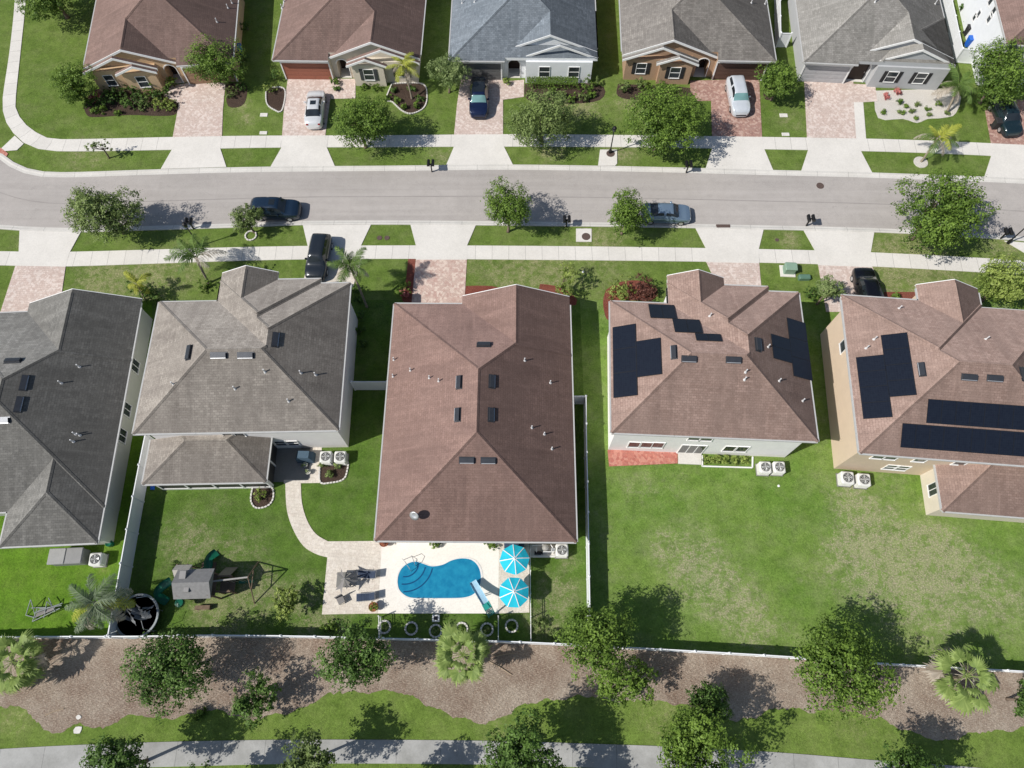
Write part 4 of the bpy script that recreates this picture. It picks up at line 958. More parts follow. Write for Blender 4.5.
M['stwhite']=stucco('white_stucco',(.87,.85,.84)); M['stgrey']=stucco('pale_grey_stucco',(.74,.72,.70)); M['stcream']=stucco('beige_stucco',(.62,.56,.47)); M['sttan']=stucco('tan_stucco',(.56,.40,.25))
M['stbrown']=stucco('brown_stucco',(.40,.27,.18)); M['stlime']=stucco('pale_green_grey_stucco',(.47,.48,.43)); M['sttan2']=stucco('sand_stucco',(.62,.50,.38)); M['siding']=stucco('white_siding',(.72,.74,.76)); M['stlight']=stucco('light_grey_siding',(.42,.43,.44))
M['garred']=plain('red_brown_door_paint',(.30,.115,.075),.6,var=.08); M['garbrown']=plain('brown_door_paint',(.10,.06,.045),.6); M['gargrey']=plain('grey_door_paint',(.42,.42,.43),.6); M['garslate']=plain('slate_door_paint',(.13,.13,.13),.6); M['gartan']=plain('tan_door_paint',(.30,.19,.12),.6)
M['shutblack']=plain('black_shutter_paint',(.03,.03,.032),.6); M['shutgrey']=plain('charcoal_shutter_paint',(.06,.065,.07),.6); M['shutbrown']=plain('dark_brown_shutter_paint',(.05,.025,.02),.6)
M['doordark']=plain('dark_door_paint',(.04,.025,.02),.5)
# --- B and D share a plan: two-storey, hip with front gable wing
def planBD(h):
    h.hip(0,0,15.2,11.15); h.hip(4.66,0,15.2,12.62); h.hip(4.66,2.5,12.8,13.05,wall=False); h.gab(4.66,9.26,13.42,10.5)
D=House('rust roofed house with black solar panels and a white rear wall','' or (611.5,432.6),5.5,2.6,5.5,.46,'roofD','stwhite')
planBD(D); D.build()
B=House('grey tan roofed two storey house with a low screened porch behind',(132.8,433.7),5.5,-1.1,5.5,.46,'roofB','stgrey')
planBD(B)
B.build()
for h,m_ in ((B,'stgrey'),(D,'stwhite')):
    h.garage('N',12.62-.45,12.2,4.8,M['white'])
# D details (windows on the rear wall: y=.45 local)
def wins(h,side,c,lst,**k):
    for px,py,w,hh,bars in lst:
        u,z=h.onwall(px,py,side,c)
        if hh<.6: z,hh=3.95,1.3
        h.win(side,c,u,z,w,hh,bars,**k)
wins(D,'S',.45,[(634,444.5,.85,1.3,(1,1)),(646.5,444.8,.85,1.3,(1,1)),(658,445,.85,1.3,(1,1)),(695,437.6,.9,.55,(1,1)),(707,438,.9,.55,(1,1)),(729.5,448.6,.85,1.3,(1,1)),(742,449,.85,1.3,(1,1))])
u,z=D.onwall(692,449,'S',.45); D.win('S',.45,u,1.12,1.9,2.0,(3,1))
for c in [(689,359.5),(733.5,360.5)]: D.roofvent(*c)
D.roofvent(673.5,352.5); D.roofvent(758,345)
for c in [(745.5,372),(744.5,379.5),(768,347),(779,381),(802.5,401),(710,316)]: D.pipe(*c)
cD=lambda x,y:(600+x/3.491,255+y/3.491)
D.solar(cD(45,255),cD(126,240),1,3,cD(131,492),cD(48,500))
D.solar(cD(127,303),cD(213,290),1,1,cD(216,416),cD(130,430))
D.solar(cD(168,174),cD(260,178),2,1,cD(265,225),cD(175,222)); D.solar(cD(252,225),cD(348,228),2,1,cD(356,275),cD(260,272)); D.solar(cD(330,276),cD(420,280),2,1,cD(424,304),cD(336,302))
D.solar(cD(650,218),cD(715,240),1,3,cD(740,438),cD(672,425)); D.solar(cD(594,280),cD(659,292),1,2,cD(671,380),cD(603,362))
# B details
lp=B.loc(143,482,2.8)
porch=MB()
LP=House.__new__(House)
LP.o=B.o; LP.phi=B.phi; LP.e=2.75; LP.p=.30; LP.S=[]; LP.cuts=[(-1,.46,0,12,5,9)]; LP.G=[]; LP.W=[]; LP.wc=[]; LP.rm=M['roofB']; LP.wm=M['stgrey']; LP.trim=M['white']; LP.OH=.3
LP.t=B.t; LP.hip(-.05,-3.1,9.3,3.1,wall=False)
LP.build()
pf=MB()
x0,x1,y0=.35,8.95,-2.8
scr=MB()
for k in range(5): x=x0+(x1-x0)*k/4; pf.box(x-.07,y0-.07,0,x+.07,y0+.07,2.55)
pf.box(x0-.07,y0-.06,.02,x1+.07,y0+.06,.35); 
for k in range(3): y=y0+(3.2)*k/2; pf.box(x1-.07,y-.07+.15,0,x1+.07,y+.07+.15,2.55)
pf.build('porch_frame',M['white'],B.t)
scr.box(x0,y0-.02,.36,x1,y0+.02,2.54); scr.box(x1-.02,y0,.1,x1+.02,.44,2.54); scr.build('porch_screen',M['screen'],B.t)
wl=MB(); wl.box(x0-.1,y0+.1,0,x0+.08,.44,2.54); wl.build('porch_wall',M['stgrey'],B.t)
fl=MB(); fl.box(x0+.1,y0+.1,0,x1-.1,.44,.08); fl.build('porch_floor',M['slabdark'],B.t)
wins(B,'S',.45,[(228,433.6,.85,.5,(1,1)),(238,433.6,.85,.5,(1,1)),(281,443,.95,1.1,(1,2)),(292.3,443,.95,1.1,(1,2))])
cB=lambda x,y:(125+x/3.2,255+y/3.2)
for c in [cB(205,313),cB(300,323),cB(386,323),cB(483,272)]: B.roofvent(*c,w=1.25)
for c in [cB(352,428),cB(448,374),cB(524,468),cB(563,378),cB(610,384),cB(155,414)]: B.pipe(*c)
m=MB(); m.box(14.754,1.0,2.3,14.80,1.6,2.6)
# --- C
C=House('large plain brown red roofed house in front of the swimming pool',(375,540.5),3.0,.4,3.0,.42,'roofC','stcream')
C.hip(0,0,14.75,19.8); C.gab(5.7,14.75,20.25,15.1); C.entry('N',20.25,7.2); C.build(); C.doors(M['doordark']); C.garage('N',19.35,3.1,4.6,M['white'])
C.win('N',20.25,11,1.5,1.5,1.3,(2,2))
cC=lambda x,y:(360+x/2.648,270+y/2.648)
for c in [cC(328,198),cC(262,298),cC(258,384),cC(350,296),cC(348,384),cC(283,505),cC(340,506)]: C.roofvent(*c)
for c in [cC(209,294),cC(134,266),cC(184,286),cC(90,238),cC(88,282),cC(504,299),cC(436,240),cC(455,418),cC(488,435),cC(508,474)]: C.pipe(*c)
x,y,z=C.onroof(414,516)
sd=thing('satellite_dish','grey satellite dish on the brown red roof near the pool','satellite dish',(C.o[0],C.o[1],0),-C.phi)
m=MB(); m.tube([(x,y,z-.1),(x,y,z+.5),(x+.1,y-.1,z+.65)],.03); m.tube([(x-.3,y+.25,z+.05),(x,y,z+.45)],.02); m.build('mast',M['metal'],sd)
m=MB(); Mt=Matrix.Translation((x+.12,y-.14,z+.7))@Matrix.Rotation(R(-25),4,'Z')@Matrix.Rotation(R(50),4,'X'); m.lathe([(.001,-.09),(.2,-.06),(.36,.02),(.37,.03),(.2,-.045),(.001,-.07)],20,M=Mt); m.build('reflector',M['metal'],sd,smooth=True)
wins(C,'S',.45,[(470,544,1.6,1.1,(2,1))]) if False else None
C.win('S',.45,6.5,1.15,2.6,2.05,(2,1)); C.win('S',.45,11.5,1.3,1.2,1.2,(1,2)); C.win('S',.45,2.5,1.3,1.2,1.2,(1,2))
# --- E
E_=House('sand walled house with rust roof and long black solar rows at the right edge',(859.7,453),5.5,4.6,5.5,.46,'roofD','sttan2')
E_.hip(0,0,16.8,13.06); E_.hip(.0,1.5,11.05,13.32,wall=False); E_.gab(6.15,11.05,14.45,10.7); E_.build()
cE=lambda x,y:(820+x/2.897,265+y/2.897)
E_.solar(cE(172,206),cE(250,196),1,4,cE(282,376),cE(204,385)); E_.solar(cE(103,270),cE(183,260),1,4,cE(212,440),cE(126,449))
E_.solar(cE(312,389),cE(640,410),8,1,cE(640,480),cE(305,460)); E_.solar(cE(236,458),cE(640,487),10,1,cE(640,557),cE(232,530))
for c in [cE(293,303),cE(432,327),cE(506,330),cE(588,318)]: E_.roofvent(*c)
for c in [cE(229,126),cE(157,215),cE(134,241),cE(480,215)]: E_.pipe(*c)
wins(E_,'S',.45,[(878.5,456.8,.9,.5,(1,1)),(890.5,458,.9,.5,(1,1)),(921,459.5,.9,.5,(1,1)),(961,462.5,.9,.5,(1,1)),(891,467,.9,1.1,(1,2)),(902,468,.9,1.1,(1,2))])
wins(E_,'W',.45,[(843,346.5,.9,.9,(1,1))])
L2=House.__new__(House); L2.__dict__.update(dict(o=E_.o,phi=E_.phi,e=2.85,p=.3,S=[],cuts=[(-1,.46,0,30,9,9)],G=[],W=[],wc=[],rm=M['roofD'],wm=M['stcream'],trim=M['white'],OH=.35,t=E_.t))
a=L2.loc(942.5,511,2.85); b=L2.loc(939,471,2.85); print('E rear wing',a,b)
L2.hip(a[0],a[1],a[0]+11.5,a[1]+7.5,wall=False); L2.W=[(a[0]+.35,a[1]+.35,a[0]+11.1,.44,2.85)]; L2.build()
u,z=L2.onwall(936,488,'W',a[0]+.35); L2.win('W',a[0]+.35,u,1.5,.9,1.2,(2,1))
# --- A
A=House('charcoal roofed house at the left edge',(97.5,542.5),3.0,-2.6,3.0,.42,'roofA','stlime')
A.hip(-15.2,2.6,0,19.6); A.hip(-7.1,0,-.025,9.8); A.gab(-9.4,0,20.1,14.7)
A.build()
wins(A,'E',-.45,[(126.5,409.5,1.0,1.1,(2,1)),(122,435.5,1.0,1.1,(2,1)),(135,366,1.0,1.1,(2,1))])
cA=lambda x,y:(x/2.647,280+y/2.647)
for c in [cA(36,214),cA(66,273),cA(52,330),cA(4,373)]: A.roofvent(*c,w=1.3)
for c in [cA(162,273),cA(200,408),cA(211,411),cA(194,428),cA(210,230)]: A.pipe(*c)
# --- far row, style one (three nested gables beside the garage)
def farone(h,mx,gd,shut,gm=None):
    q=(lambda x:x) if not mx else (lambda x:-x)
    h.hip(q(0),0,q(14.7),20,wall=False)
    a,b=sorted((q(5.55),q(16))); h.cuts=[(a,-1,0,b,.75,9)]
    x=sorted((q(.45),q(5.5))); h.W.append((x[0],.45,x[1],12,h.e)); x=sorted((q(5.5),q(14.25))); h.W.append((x[0],.75,x[1],19,h.e))
    h.gab(q(5.5),q(14.7),.75,4.8,wall=False)
    h.gab(q(7.4),q(14.7),.15,1.0,wall=False); h.gab(q(7.4),q(11.45),-.35,.4,wall=False)
    x=sorted((q(7.85),q(14.25))); h.W.append((x[0],.15,x[1],3,h.e)); x=sorted((q(7.85),q(11.0))); h.W.append((x[0],-.35,x[1],2,h.e))
    h.entry('S',.75,q(6.65)); h.build(); h.doors(M['doordark'])
    h.garage('S',.45,q(2.95),4.75,gd)
    h.win('S',-.35,q(9.42),1.5,.95,1.3,(1,2),shut=shut); h.win('S',.15,q(12.7),1.5,.9,1.25,(1,2),shut=shut)
H2=House('brown roofed house with red garage door and nested beige gables',(272.5,60),2.85,1,2.85,.42,'roofH1','stcream'); farone(H2,False,M['garred'],M['shutgrey'])
H4=House('warm grey roofed house with brown gables behind the silver minivan',(776,61.3),2.85,1.6,2.85,.42,'roofH4','stbrown'); farone(H4,True,M['garbrown'],M['shutblack']); H4.t.scale=(1.04,1,1)
H1=House('tan walled brown roofed corner house at the upper left',(232.5,62),2.85,-5.2,2.85,.42,'roofH1','sttan'); farone(H1,True,M['gartan'],False)
def fartwo(h,gd,shut,wide=14.4):
    h.hip(0,0,wide,20,wall=False); h.cuts=[(5.4,-1,0,16,.30,9)]
    h.W.append((.45,.45,5.1,12,h.e)); h.W.append((5.0,.75,wide-.45,19,h.e))
    h.hip(5.1,.30,wide,10.2,wall=False); h.gab(5.1,wide,1.5,5.0,wall=False)
    h.hip(7.0,-.35,wide,7.1,wall=False); h.gab(7.0,wide,.62,1.8,wall=False); h.W.append((7.45,.1,wide-.45,4,h.e))
    h.gm=M['siding'] if shut is None else M['stlight']; h.ov=.12
    (h.entry('S',.75,6.3) if wide<15 else h.entry('S',.75,6.22,w=1.75,h=2.6,depth=.35)); h.build(); h.doors(M['doordark']); h.garage('S',.45,2.75,4.5,gd)
    for u in (9.3,12.2): h.win('S',.1,u,1.45,1.0,1.25,(1,2),shut=shut or False)
H3=House('blue grey roofed house with white siding behind the dark blue car',(449,60.5),2.85,.6,2.85,.42,'roofH3','siding'); fartwo(H3,M['garslate'],None); H3.t.scale=(1.03,1,1)
H5=House('light grey roofed house with black shutters beside the white gravel bed',(804,62),2.85,3.6,2.85,.42,'roofH5','stlight'); fartwo(H5,M['gargrey'],M['shutblack'],15)
for h,l in ((H1,[(217,22),(232,3),(228,8)]),(H2,[(284,2),(282,8)]),(H3,[(462,3),(474,2)]),(H4,[(752,3),(765,4)]),(H5,[(935,4),(875,2)])):
    for c in l: h.pipe(*c)
H6=House('white two storey house with brown roof at the top right corner',(1007,44),5.5,5,5.5,.42,'roofH1','siding'); H6.hip(0,0,14,18); H6.build()
wins(H6,'W',.45,[(975,17,.5,.7,(1,1)),(979,14,.5,.7,(1,1)),(990,18,.6,.9,(1,1)),(994,11,.6,.9,(1,1)),(991,1,.6,.8,(1,1))])
# ---------------------------------------------------------------- fences
def fence(P,label,hgt=1.8,group=None,step=2.44,name='vinyl_fence'):
    o=P[0]; t=thing(name,label,'fence',(o[0],o[1],0),0,group)
    L=sum(math.hypot(b[0]-a[0],b[1]-a[1]) for a,b in zip(P,P[1:])); n=max(1,round(L/step)); Q=resample(P,n+1)
    for k,(a,b) in enumerate(zip(Q,Q[1:])):
        ax,ay,bx_,by=a[0]-o[0],a[1]-o[1],b[0]-o[0],b[1]-o[1]; ang=math.atan2(by-ay,bx_-ax); l=math.hypot(bx_-ax,by-ay); m=MB(); cx,cy=(ax+bx_)/2,(ay+by)/2
        m.cbox(cx,cy,hgt/2-.02,l-.13,.035,hgt-.2,0,ang); m.cbox(cx,cy,hgt-.08,l-.13,.075,.12,0,ang); m.cbox(cx,cy,.12,l-.13,.07,.13,0,ang)
        nb=int(l/.29)
        for q in range(nb): u=-l/2+.1+(l-.2)*q/nb; m.cbox(cx+u*math.cos(ang),cy+u*math.sin(ang),hgt/2,.012,.046,hgt-.32,0,ang)
        m.build('panel',M['vinyl'],t)
    for a in Q:
        x,y=a[0]-o[0],a[1]-o[1]; m=MB(); m.cbox(x,y,hgt/2+.02,.125,.125,hgt+.04); m.add([(x-.08,y-.08,hgt+.04),(x+.08,y-.08,hgt+.04),(x+.08,y+.08,hgt+.04),(x-.08,y+.08,hgt+.04),(x,y,hgt+.12)],[(0,1,4),(1,2,4),(2,3,4),(3,0,4),(3,2,1,0)]); m.build('post',M['vinyl'],t)
    return t
fence(rearseg(sa+.15,sc-.12),'long white fence along the mulch behind the trampoline and swimming pool')
fence(rearseg(sc+.12,rearW[-1][0]-.1),'long white fence along the mulch behind the wide open lawn')
fence(rearseg(-46,sa-.15),'white fence along the mulch left of the trampoline corner')
fence(sideA,'tall white side fence running down beside the screened porch house to the trampoline')
fence(sideC,'white side fence casting a dark shadow strip along the right of the brown roofed house')
fence(W([(571.5,396),(586,396)],1.8),'short white fence panel between the brown roofed house and its right side fence')
fence(W([(351,381.5),(387,381.5)],1.8),'short white fence panel between the grey tan roofed house and the brown roofed house')
fence(W([(779.8,-30),(781,32)],1.8),'white fence running back between the minivan house and the white gravel house')
fence(W([(781.5,33),(792,33)],1.8),'short white fence panel at the left wall of the white gravel house')
fence(W([(946,-30),(963,48)],1.8),'white fence along the right of the white gravel house')
fence(W([(963.5,48.5),(984,50)],1.8),'short white fence panel before the white two storey house')
def picket(P,label,hgt=1.2):
    o=P[0]; t=thing('picket_fence',label,'fence',(o[0],o[1],0)); L=math.hypot(P[1][0]-o[0],P[1][1]-o[1]); ang=math.atan2(P[1][1]-o[1],P[1][0]-o[0]); c,s=math.cos(ang),math.sin(ang)
    n=max(1,round(L/1.83))
    for k in range(n):
        a=L*k/n; b=L*(k+1)/n; m=MB()
        for z in(.2,hgt-.12,hgt-.28): m.cbox((a+b)/2*c,(a+b)/2*s,z,b-a-.06,.03,.045,0,ang)
        u=a+.12
        while u<b-.05: m.cbox(u*c,u*s,hgt/2+.02,.022,.022,hgt-.1,0,ang); u+=.115
        m.build('panel',M['white'],t)
    for k in range(n+1): m=MB(); u=L*k/n; m.cbox(u*c,u*s,hgt/2,.07,.07,hgt+.06,0,ang); m.build('post',M['white'],t)
    return t
picket(W([(530.3,549),(531,640)],1.3),'thin white picket fence between the umbrella patio and the side yard',1.3)
picket(W([(498.2,616),(498.2,639)],1.2),'short thin picket fence between pool deck corner and rear fence, right one')
picket(W([(378.3,616),(378.6,637)],1.2),'short thin picket fence between pool deck corner and rear fence, left one')
# ---------------------------------------------------------------- cars
def cr(xs,ys,x):
    i=max(0,min(len(xs)-2,max(j for j in range(len(xs)) if xs[j]<=x or j==0)))
    t=(x-xs[i])/(xs[i+1]-xs[i]); g=lambda k:ys[max(0,min(len(ys)-1,k))]
    p0,p1,p2,p3=g(i-1),g(i),g(i+1),g(i+2); h=lambda a,b:(b-a)
    m1=(p2-p0)/2; m2=(p3-p1)/2
    if h(p0,p1)*h(p1,p2)<=0: m1=0
    if h(p1,p2)*h(p2,p3)<=0: m2=0
    return (2*t**3-3*t*t+1)*p1+(t**3-2*t*t+t)*m1+(-2*t**3+3*t*t)*p2+(t**3-t*t)*m2
CARS={'sedan':dict(L=4.75,W=1.84,x=[0,.06,.22,.50,.82,1.62,2.75,3.62,4.2,4.55,4.70,4.75],top=[.60,.84,.98,1.06,1.09,1.41,1.42,.98,.90,.79,.64,.5],belt=[.58,.82,.94,1.0,1.0,.99,.96,.93,.87,.77,.62,.48],rw=[.38,.52,.64,.70,.70,.57,.59,.72,.70,.58,.42,.3],w=[.50,.68,.80,.88,.91,.92,.92,.92,.89,.78,.60,.46],rear=(.86,1.54),wind=(2.85,3.56),side=(1.0,3.35),wh=(.95,3.78)),
 'suv':dict(L=4.7,W=1.9,x=[0,.05,.2,.45,.95,1.8,2.75,3.45,4.1,4.5,4.66,4.7],top=[.7,1.05,1.12,1.52,1.64,1.68,1.64,1.12,1.03,.90,.7,.55],belt=[.68,1.0,1.05,1.06,1.05,1.04,1.03,1.02,.98,.87,.68,.52],rw=[.56,.66,.70,.64,.62,.62,.63,.76,.76,.62,.48,.36],w=[.64,.80,.88,.93,.95,.95,.95,.95,.92,.82,.66,.52],rear=(.18,.44),wind=(2.82,3.42),side=(.55,3.2),wh=(.92,3.72))}
def car(px,py,ang,kind,col,label,name='parked_car',sun=True,glassroof=False,sky=False,scale=1.,group='cars parked along the street and driveways',hz=.7):
    c=CARS[kind]; x,y=G(px,py,hz); L=c['L']; t=thing(name,label,'car',(x,y,.05),R(ang)); 
    K=44; xs=[L*i/K for i in range(K+1)]; rows=[]
    for q in xs:
        tp=cr(c['x'],c['top'],q); bl=min(cr(c['x'],c['belt'],q),tp-.005); rw=cr(c['x'],c['rw'],q); w=cr(c['x'],c['w'],q)
        bw=min(w-.03,max(rw+.02,w-.08)); cab=max(0,min(1,(tp-bl)/.3))
        rows.append([(0,tp+.02*(1-.5*cab)),(rw*.5,tp+.015),(rw*.86,tp-.005),(rw,tp-.035-.02*cab),(rw*.45+bw*.55,(tp-.03)*.45+bl*.55),(bw,bl-.005),(w-.01,bl-.10),(w,(bl+.3)/2+.1),(w-.01,.42),(w-.05,.24)])
    nr=len(rows[0]); 
    def P(i,j,s,off=0.): yv,z=rows[i][abs(j)]; return Vector((xs[i]-L/2,s*yv,z))
    def patch(x0,x1,j0,j1,off,sides=(1,-1)):
        m=MB(); idx=[i for i in range(K+1) if x0-1e-6<=xs[i]<=x1+1e-6]
        for s in sides:
            grid=[[P(i,j,s) for j in range(j0,j1+1)] for i in idx]; 
            def nrm(a,b):
                i0,i1=max(a-1,0),min(a+1,len(grid)-1); k0,k1=max(b-1,0),min(b+1,len(grid[0])-1); n=(grid[i1][b]-grid[i0][b]).cross(grid[a][k1]-grid[a][k0])*s; n.normalize(); return n
            vs=[g+nrm(a,b)*off for a,row in enumerate(grid) for b,g in enumerate(row)]; w=j1-j0+1
            fs=[(a*w+b,(a+1)*w+b,(a+1)*w+b+1,a*w+b+1) for a in range(len(idx)-1) for b in range(w-1)]
            if s<0: fs=[f[::-1] for f in fs]
            m.add(vs,fs)
        return m
    b=patch(0,L,0,nr-1,0.)
    n0=len(b.v)//2
    for i0 in (0,K):
        ring=[i0*nr+j for j in range(nr)]+[n0+i0*nr+j for j in range(nr-1,-1,-1)]; f=tuple(ring); b.f.append(f if i0==0 else f[::-1]); b.m.append(0)
    pm=col; b.build('body',pm,t,smooth=True)
    gl=M['autoglass']; g2=M['autoglass2'] if sky else gl
    patch(*c['wind'],0,3,.012).build('windscreen',g2,t,smooth=True); patch(*c['rear'],0,3,.012).build('rear_window',gl,t,smooth=True)
    a0,a1=c['side']; mid=(a0+a1)/2-.05
    for s in (1,-1):
        patch(a0,mid-.04,3,4,.012,(s,)).build('side_window',gl,t,smooth=True); patch(mid+.04,a1,3,4,.012,(s,)).build('side_window',gl,t,smooth=True)
    if glassroof: patch(c['rear'][1]+.2,c['wind'][0]-.2,0,2,.01).build('glass_roof',gl,t,smooth=True)
    elif sun: patch(c['wind'][0]-.85,c['wind'][0]-.25,0,1,.01).build('sunroof',gl,t,smooth=True)
    for s in(1,-1):
        for wx in c['wh']:
            Mt=Matrix.Translation((wx-L/2,s*(c['W']/2-.12),.31))@Matrix.Rotation(PI/2,4,'X')
            m=MB(); m.lathe([(.2,-.12),(.30,-.12),(.335,-.09),(.335,.09),(.30,.12),(.2,.12)],20,M=Mt); w_=m.build('wheel',M['rubber'],t,smooth=False)
            m=MB(); m.lathe([(.02,-.125),(.2,-.122),(.2,.122),(.02,.125)],12,M=Mt); m.build('rim',M['metal'],w_)
        m=MB(); m.bbox(L*.60-L/2-.1,s*(c['W']/2+.04)-.1,.93,L*.60-L/2+.06,s*(c['W']/2+.04)+.1,1.07,.03); m.build('mirror',pm,t)
        m=MB(); m.bbox(L/2-.42,s*.58-.12,.62,L/2-.12,s*.58+.10,.73,.03); m.build('headlight',M['glasslamp'],t)
        m=MB(); m.bbox(-L/2+.05,s*.58-.13,.74,-L/2+.2,s*.58+.1,.88,.02); m.build('tail_light',M['taillamp'],t)
    m=MB(); m.box(L/2-.06,-.5,.36,L/2+.012,.5,.50); m.build('grille',M['dark'],t)
    for hy in (-1,1):
        m=MB(); m.tube([(c['wind'][1]-L/2-.02,hy*.1,cr(c['x'],c['top'],c['wind'][1])+.03),(c['wind'][1]-L/2-.14,hy*.58,cr(c['x'],c['top'],c['wind'][1]-.1)+.03)],.012,4); m.build('wiper',M['black'],t)
    return t
M['glasslamp']=plain('headlamp_lens',(.55,.58,.6),.15,spec=.6); M['taillamp']=plain('taillamp_lens',(.25,.01,.01),.2)
car(315,108,92,'sedan',paint('silver_paint',(.66,.67,.68),.25,.2),'silver sedan with open sunroof parked on the pink driveway before the red garage door')
car(479,98,-90,'suv',paint('deep_blue_paint',(.008,.016,.055)),'dark blue car with black glass roof parked nose out before the slate garage',glassroof=True,sky=True)
car(738,96,-88,'suv',paint('silver_blue_paint',(.60,.64,.68),.25,.2),'silver minivan parked nose out before the brown garage',sky=True,sun=False)
car(1006,116,-86,'suv',paint('dark_teal_paint',(.012,.028,.036)),'dark teal car under the tree at the top right corner',sun=False)
car(275.5,209,-1,'suv',paint('navy_paint',(.012,.028,.055)),'dark blue car with sunroof parked at the near kerb of the street')
car(318.5,257,-93,'suv',paint('charcoal_paint',(.022,.028,.035)),'charcoal car parked nose in on the driveway beside the leaning palm',sun=False)
car(666,213,-2,'sedan',paint('pale_blue_paint',(.19,.27,.36),.22,.4),'pale blue sedan parked on the street half under the compact verge tree',sun=False)
car(867,290,90,'suv',paint('black_paint',(.006,.006,.008)),'black car on the driveway tucked under the eave of the tan solar house',sun=False)
# ---------------------------------------------------------------- street things
def mailbox(px,py,label,group=None,rz=0,two=True):
    x,y=G(px,py); t=thing('mailbox',label,'mailbox',(x,y,.05),rz,group); t.scale=(1.05,1.2,1.0)
    m=MB(); m.cbox(0,0,.55,.1,.1,1.1); m.build('post',M['black'],t)
    m=MB(); m.cbox(0,.0,1.06,.62 if two else .2,.1,.07); m.build('cross_arm',M['black'],t)
    for k in ((-.2,.2) if two else (0,)):
        m=MB(); vs=[]; pr=[(-.13,0),(.13,0),(.13,.14)]+[(.13*math.cos(R(a)),.14+.13*math.sin(R(a))) for a in range(30,180,30)]+[(-.13,.14)]
        m.extr([(k+a,1.1+b) for a,b in pr],-.3,.25); m.build('letter_box',M['black'],t)
g='black twin mailboxes along the kerb'
for px,py,lb in [(432,172,'black twin mailbox at the far kerb right of the broad verge tree'),(686,173,'black twin mailbox at the far kerb below the largest verge tree'),(806,226,'black twin mailbox at the near kerb before the wide driveway apron'),
                 (566,227,'black twin mailbox by the concrete manhole pad at the near kerb'),(194,229,'black twin mailbox behind the half dead palm at the near kerb'),(1000,239,'black twin mailbox in the shade of the big wide verge tree')]:
    mailbox(px,py,lb,rz=0 if py>200 else PI)
def lamp(px,py,label,h=4.3,rz=0):
    x,y=G(px,py); t=thing('street_lamp',label,'street lamp',(x,y,0),rz)
    m=MB(); m.lathe([(.16,0),(.16,.35),(.10,.5),(.06,.7),(.05,h-.5),(.07,h-.45)],12); m.build('pole',M['black'],t)
    m=MB(); m.lathe([(.06,h-.45),(.17,h-.35),(.20,h-.05),(.05,h-.04)],8); m.build('lantern',M['autoglass'],t)
    m=MB(); m.lathe([(.24,h-.05),(.20,h+.06),(.06,h+.16),(.02,h+.26)],8); m.build('cap',M['black'],t)
lamp(610,153,'black street lamp on the far verge left of the largest verge tree',3.4); lamp(200,246,'black street lamp behind the half dead palm',3.4); lamp(1008,243,'black street lamp at the right edge beyond the big verge tree',3.4)
def pad(px,z,label,hole=None,name='manhole',r=.42):
    pts=W(px); c=(sum(p[0] for p in pts)/len(pts),sum(p[1] for p in pts)/len(pts)); t=thing(name,label,'manhole',(c[0],c[1],0))
    m=MB(); m.prism([(x-c[0],y-c[1]) for x,y in pts],-.05,z); m.build('concrete_pad',M['apron'],t)
    hxy=G(*hole); m=MB(); m.lathe([(r,z-.02),(r,z+.012),(r*.9,z+.02),(r*.86,z+.012),(r*.1,z+.012)],24,(hxy[0]-c[0],hxy[1]-c[1],0)); m.build('cover',M['iron'],t)
pad([(600,150),(617,150),(617,164),(615,166),(598,166)],.07,'square concrete inlet with round iron cover under the street lamp',(610.5,154))
pad([(576,229),(591.5,229),(591.5,242),(576,242)],.07,'square concrete inlet with brown iron cover on the near verge',(586,237),r=.4)
def cover(px,py,r,label,z=.03,name='manhole_cover'):
    x,y=G(px,py); m=MB(); m.lathe([(r,z-.03),(r,z+.014),(r*.88,z+.02),(r*.85,z+.012),(r*.05,z+.012)],24); o=m.build(name,M['iron'],loc=(x,y,0)); tag(o,label,'manhole cover')
cover(820,186,.36,'round iron manhole cover in the street below the right far driveway',.045)
for px,py,w,d,lb in [(264,115,.75,.45,'upper pale meter box lid in the lawn left of the silver sedan'),(263.5,133,.75,.4,'lower pale meter box lid in the lawn left of the silver sedan'),(783.5,115.5,.8,.45,'upper pale meter box lid in the lawn right of the minivan'),(785.5,134.5,.75,.4,'lower pale meter box lid in the lawn right of the minivan')]:
    x,y=G(px,py); m=MB(); m.bbox(-w/2,-d/2,-.02,w/2,d/2,.06,.02); tag(m.build('meter_box',M['stone'],loc=(x,y,0)),lb,'meter box')
for px,lb in [(379.5,'left dark round utility lid in the small verge between aprons'),(387,'right dark round utility lid in the small verge between aprons')]: cover(px,238,.24,lb,.03,'utility_hatch')
for px,py,lb in [(777,240,'dark small utility lid on the near verge left of the far right apron')]: cover(px,py,.18,lb,.03,'utility_hatch')
x,y=G(723,226.5); m=MB(); m.bbox(-.65,-.18,.02,.65,.18,.10,.02); tag(m.build('drain_inlet',M['iron'],loc=(x,y,0)),'dark kerb drain inlet beside the pale blue sedan','drain')
x,y=G(788,271); t=thing('transformer_box','pale green electrical transformer box on a concrete pad by the pavement','transformer',(x,y,0),R(-3))
m=MB(); m.bbox(-.75,-.65,0,.6,.55,.1,.02); m.build('concrete_pad',M['apron'],t); m=MB(); m.bbox(-.5,-.42,.1,.5,.42,.85,.06); m.build('cabinet',M['boxgreen'],t); m=MB(); m.bbox(-.54,-.46,.85,.54,.3,.93,.05); m.build('lid',M['boxgreen'],t)
x,y=G(803.5,278.5); m=MB(); m.bbox(-.52,-.24,0,.52,.24,.4,.06,0); tag(m.build('utility_box',plain('utility_green',(.10,.19,.14),.5),loc=(x,y,0)),'low dark green utility box right of the pale transformer box','utility box')
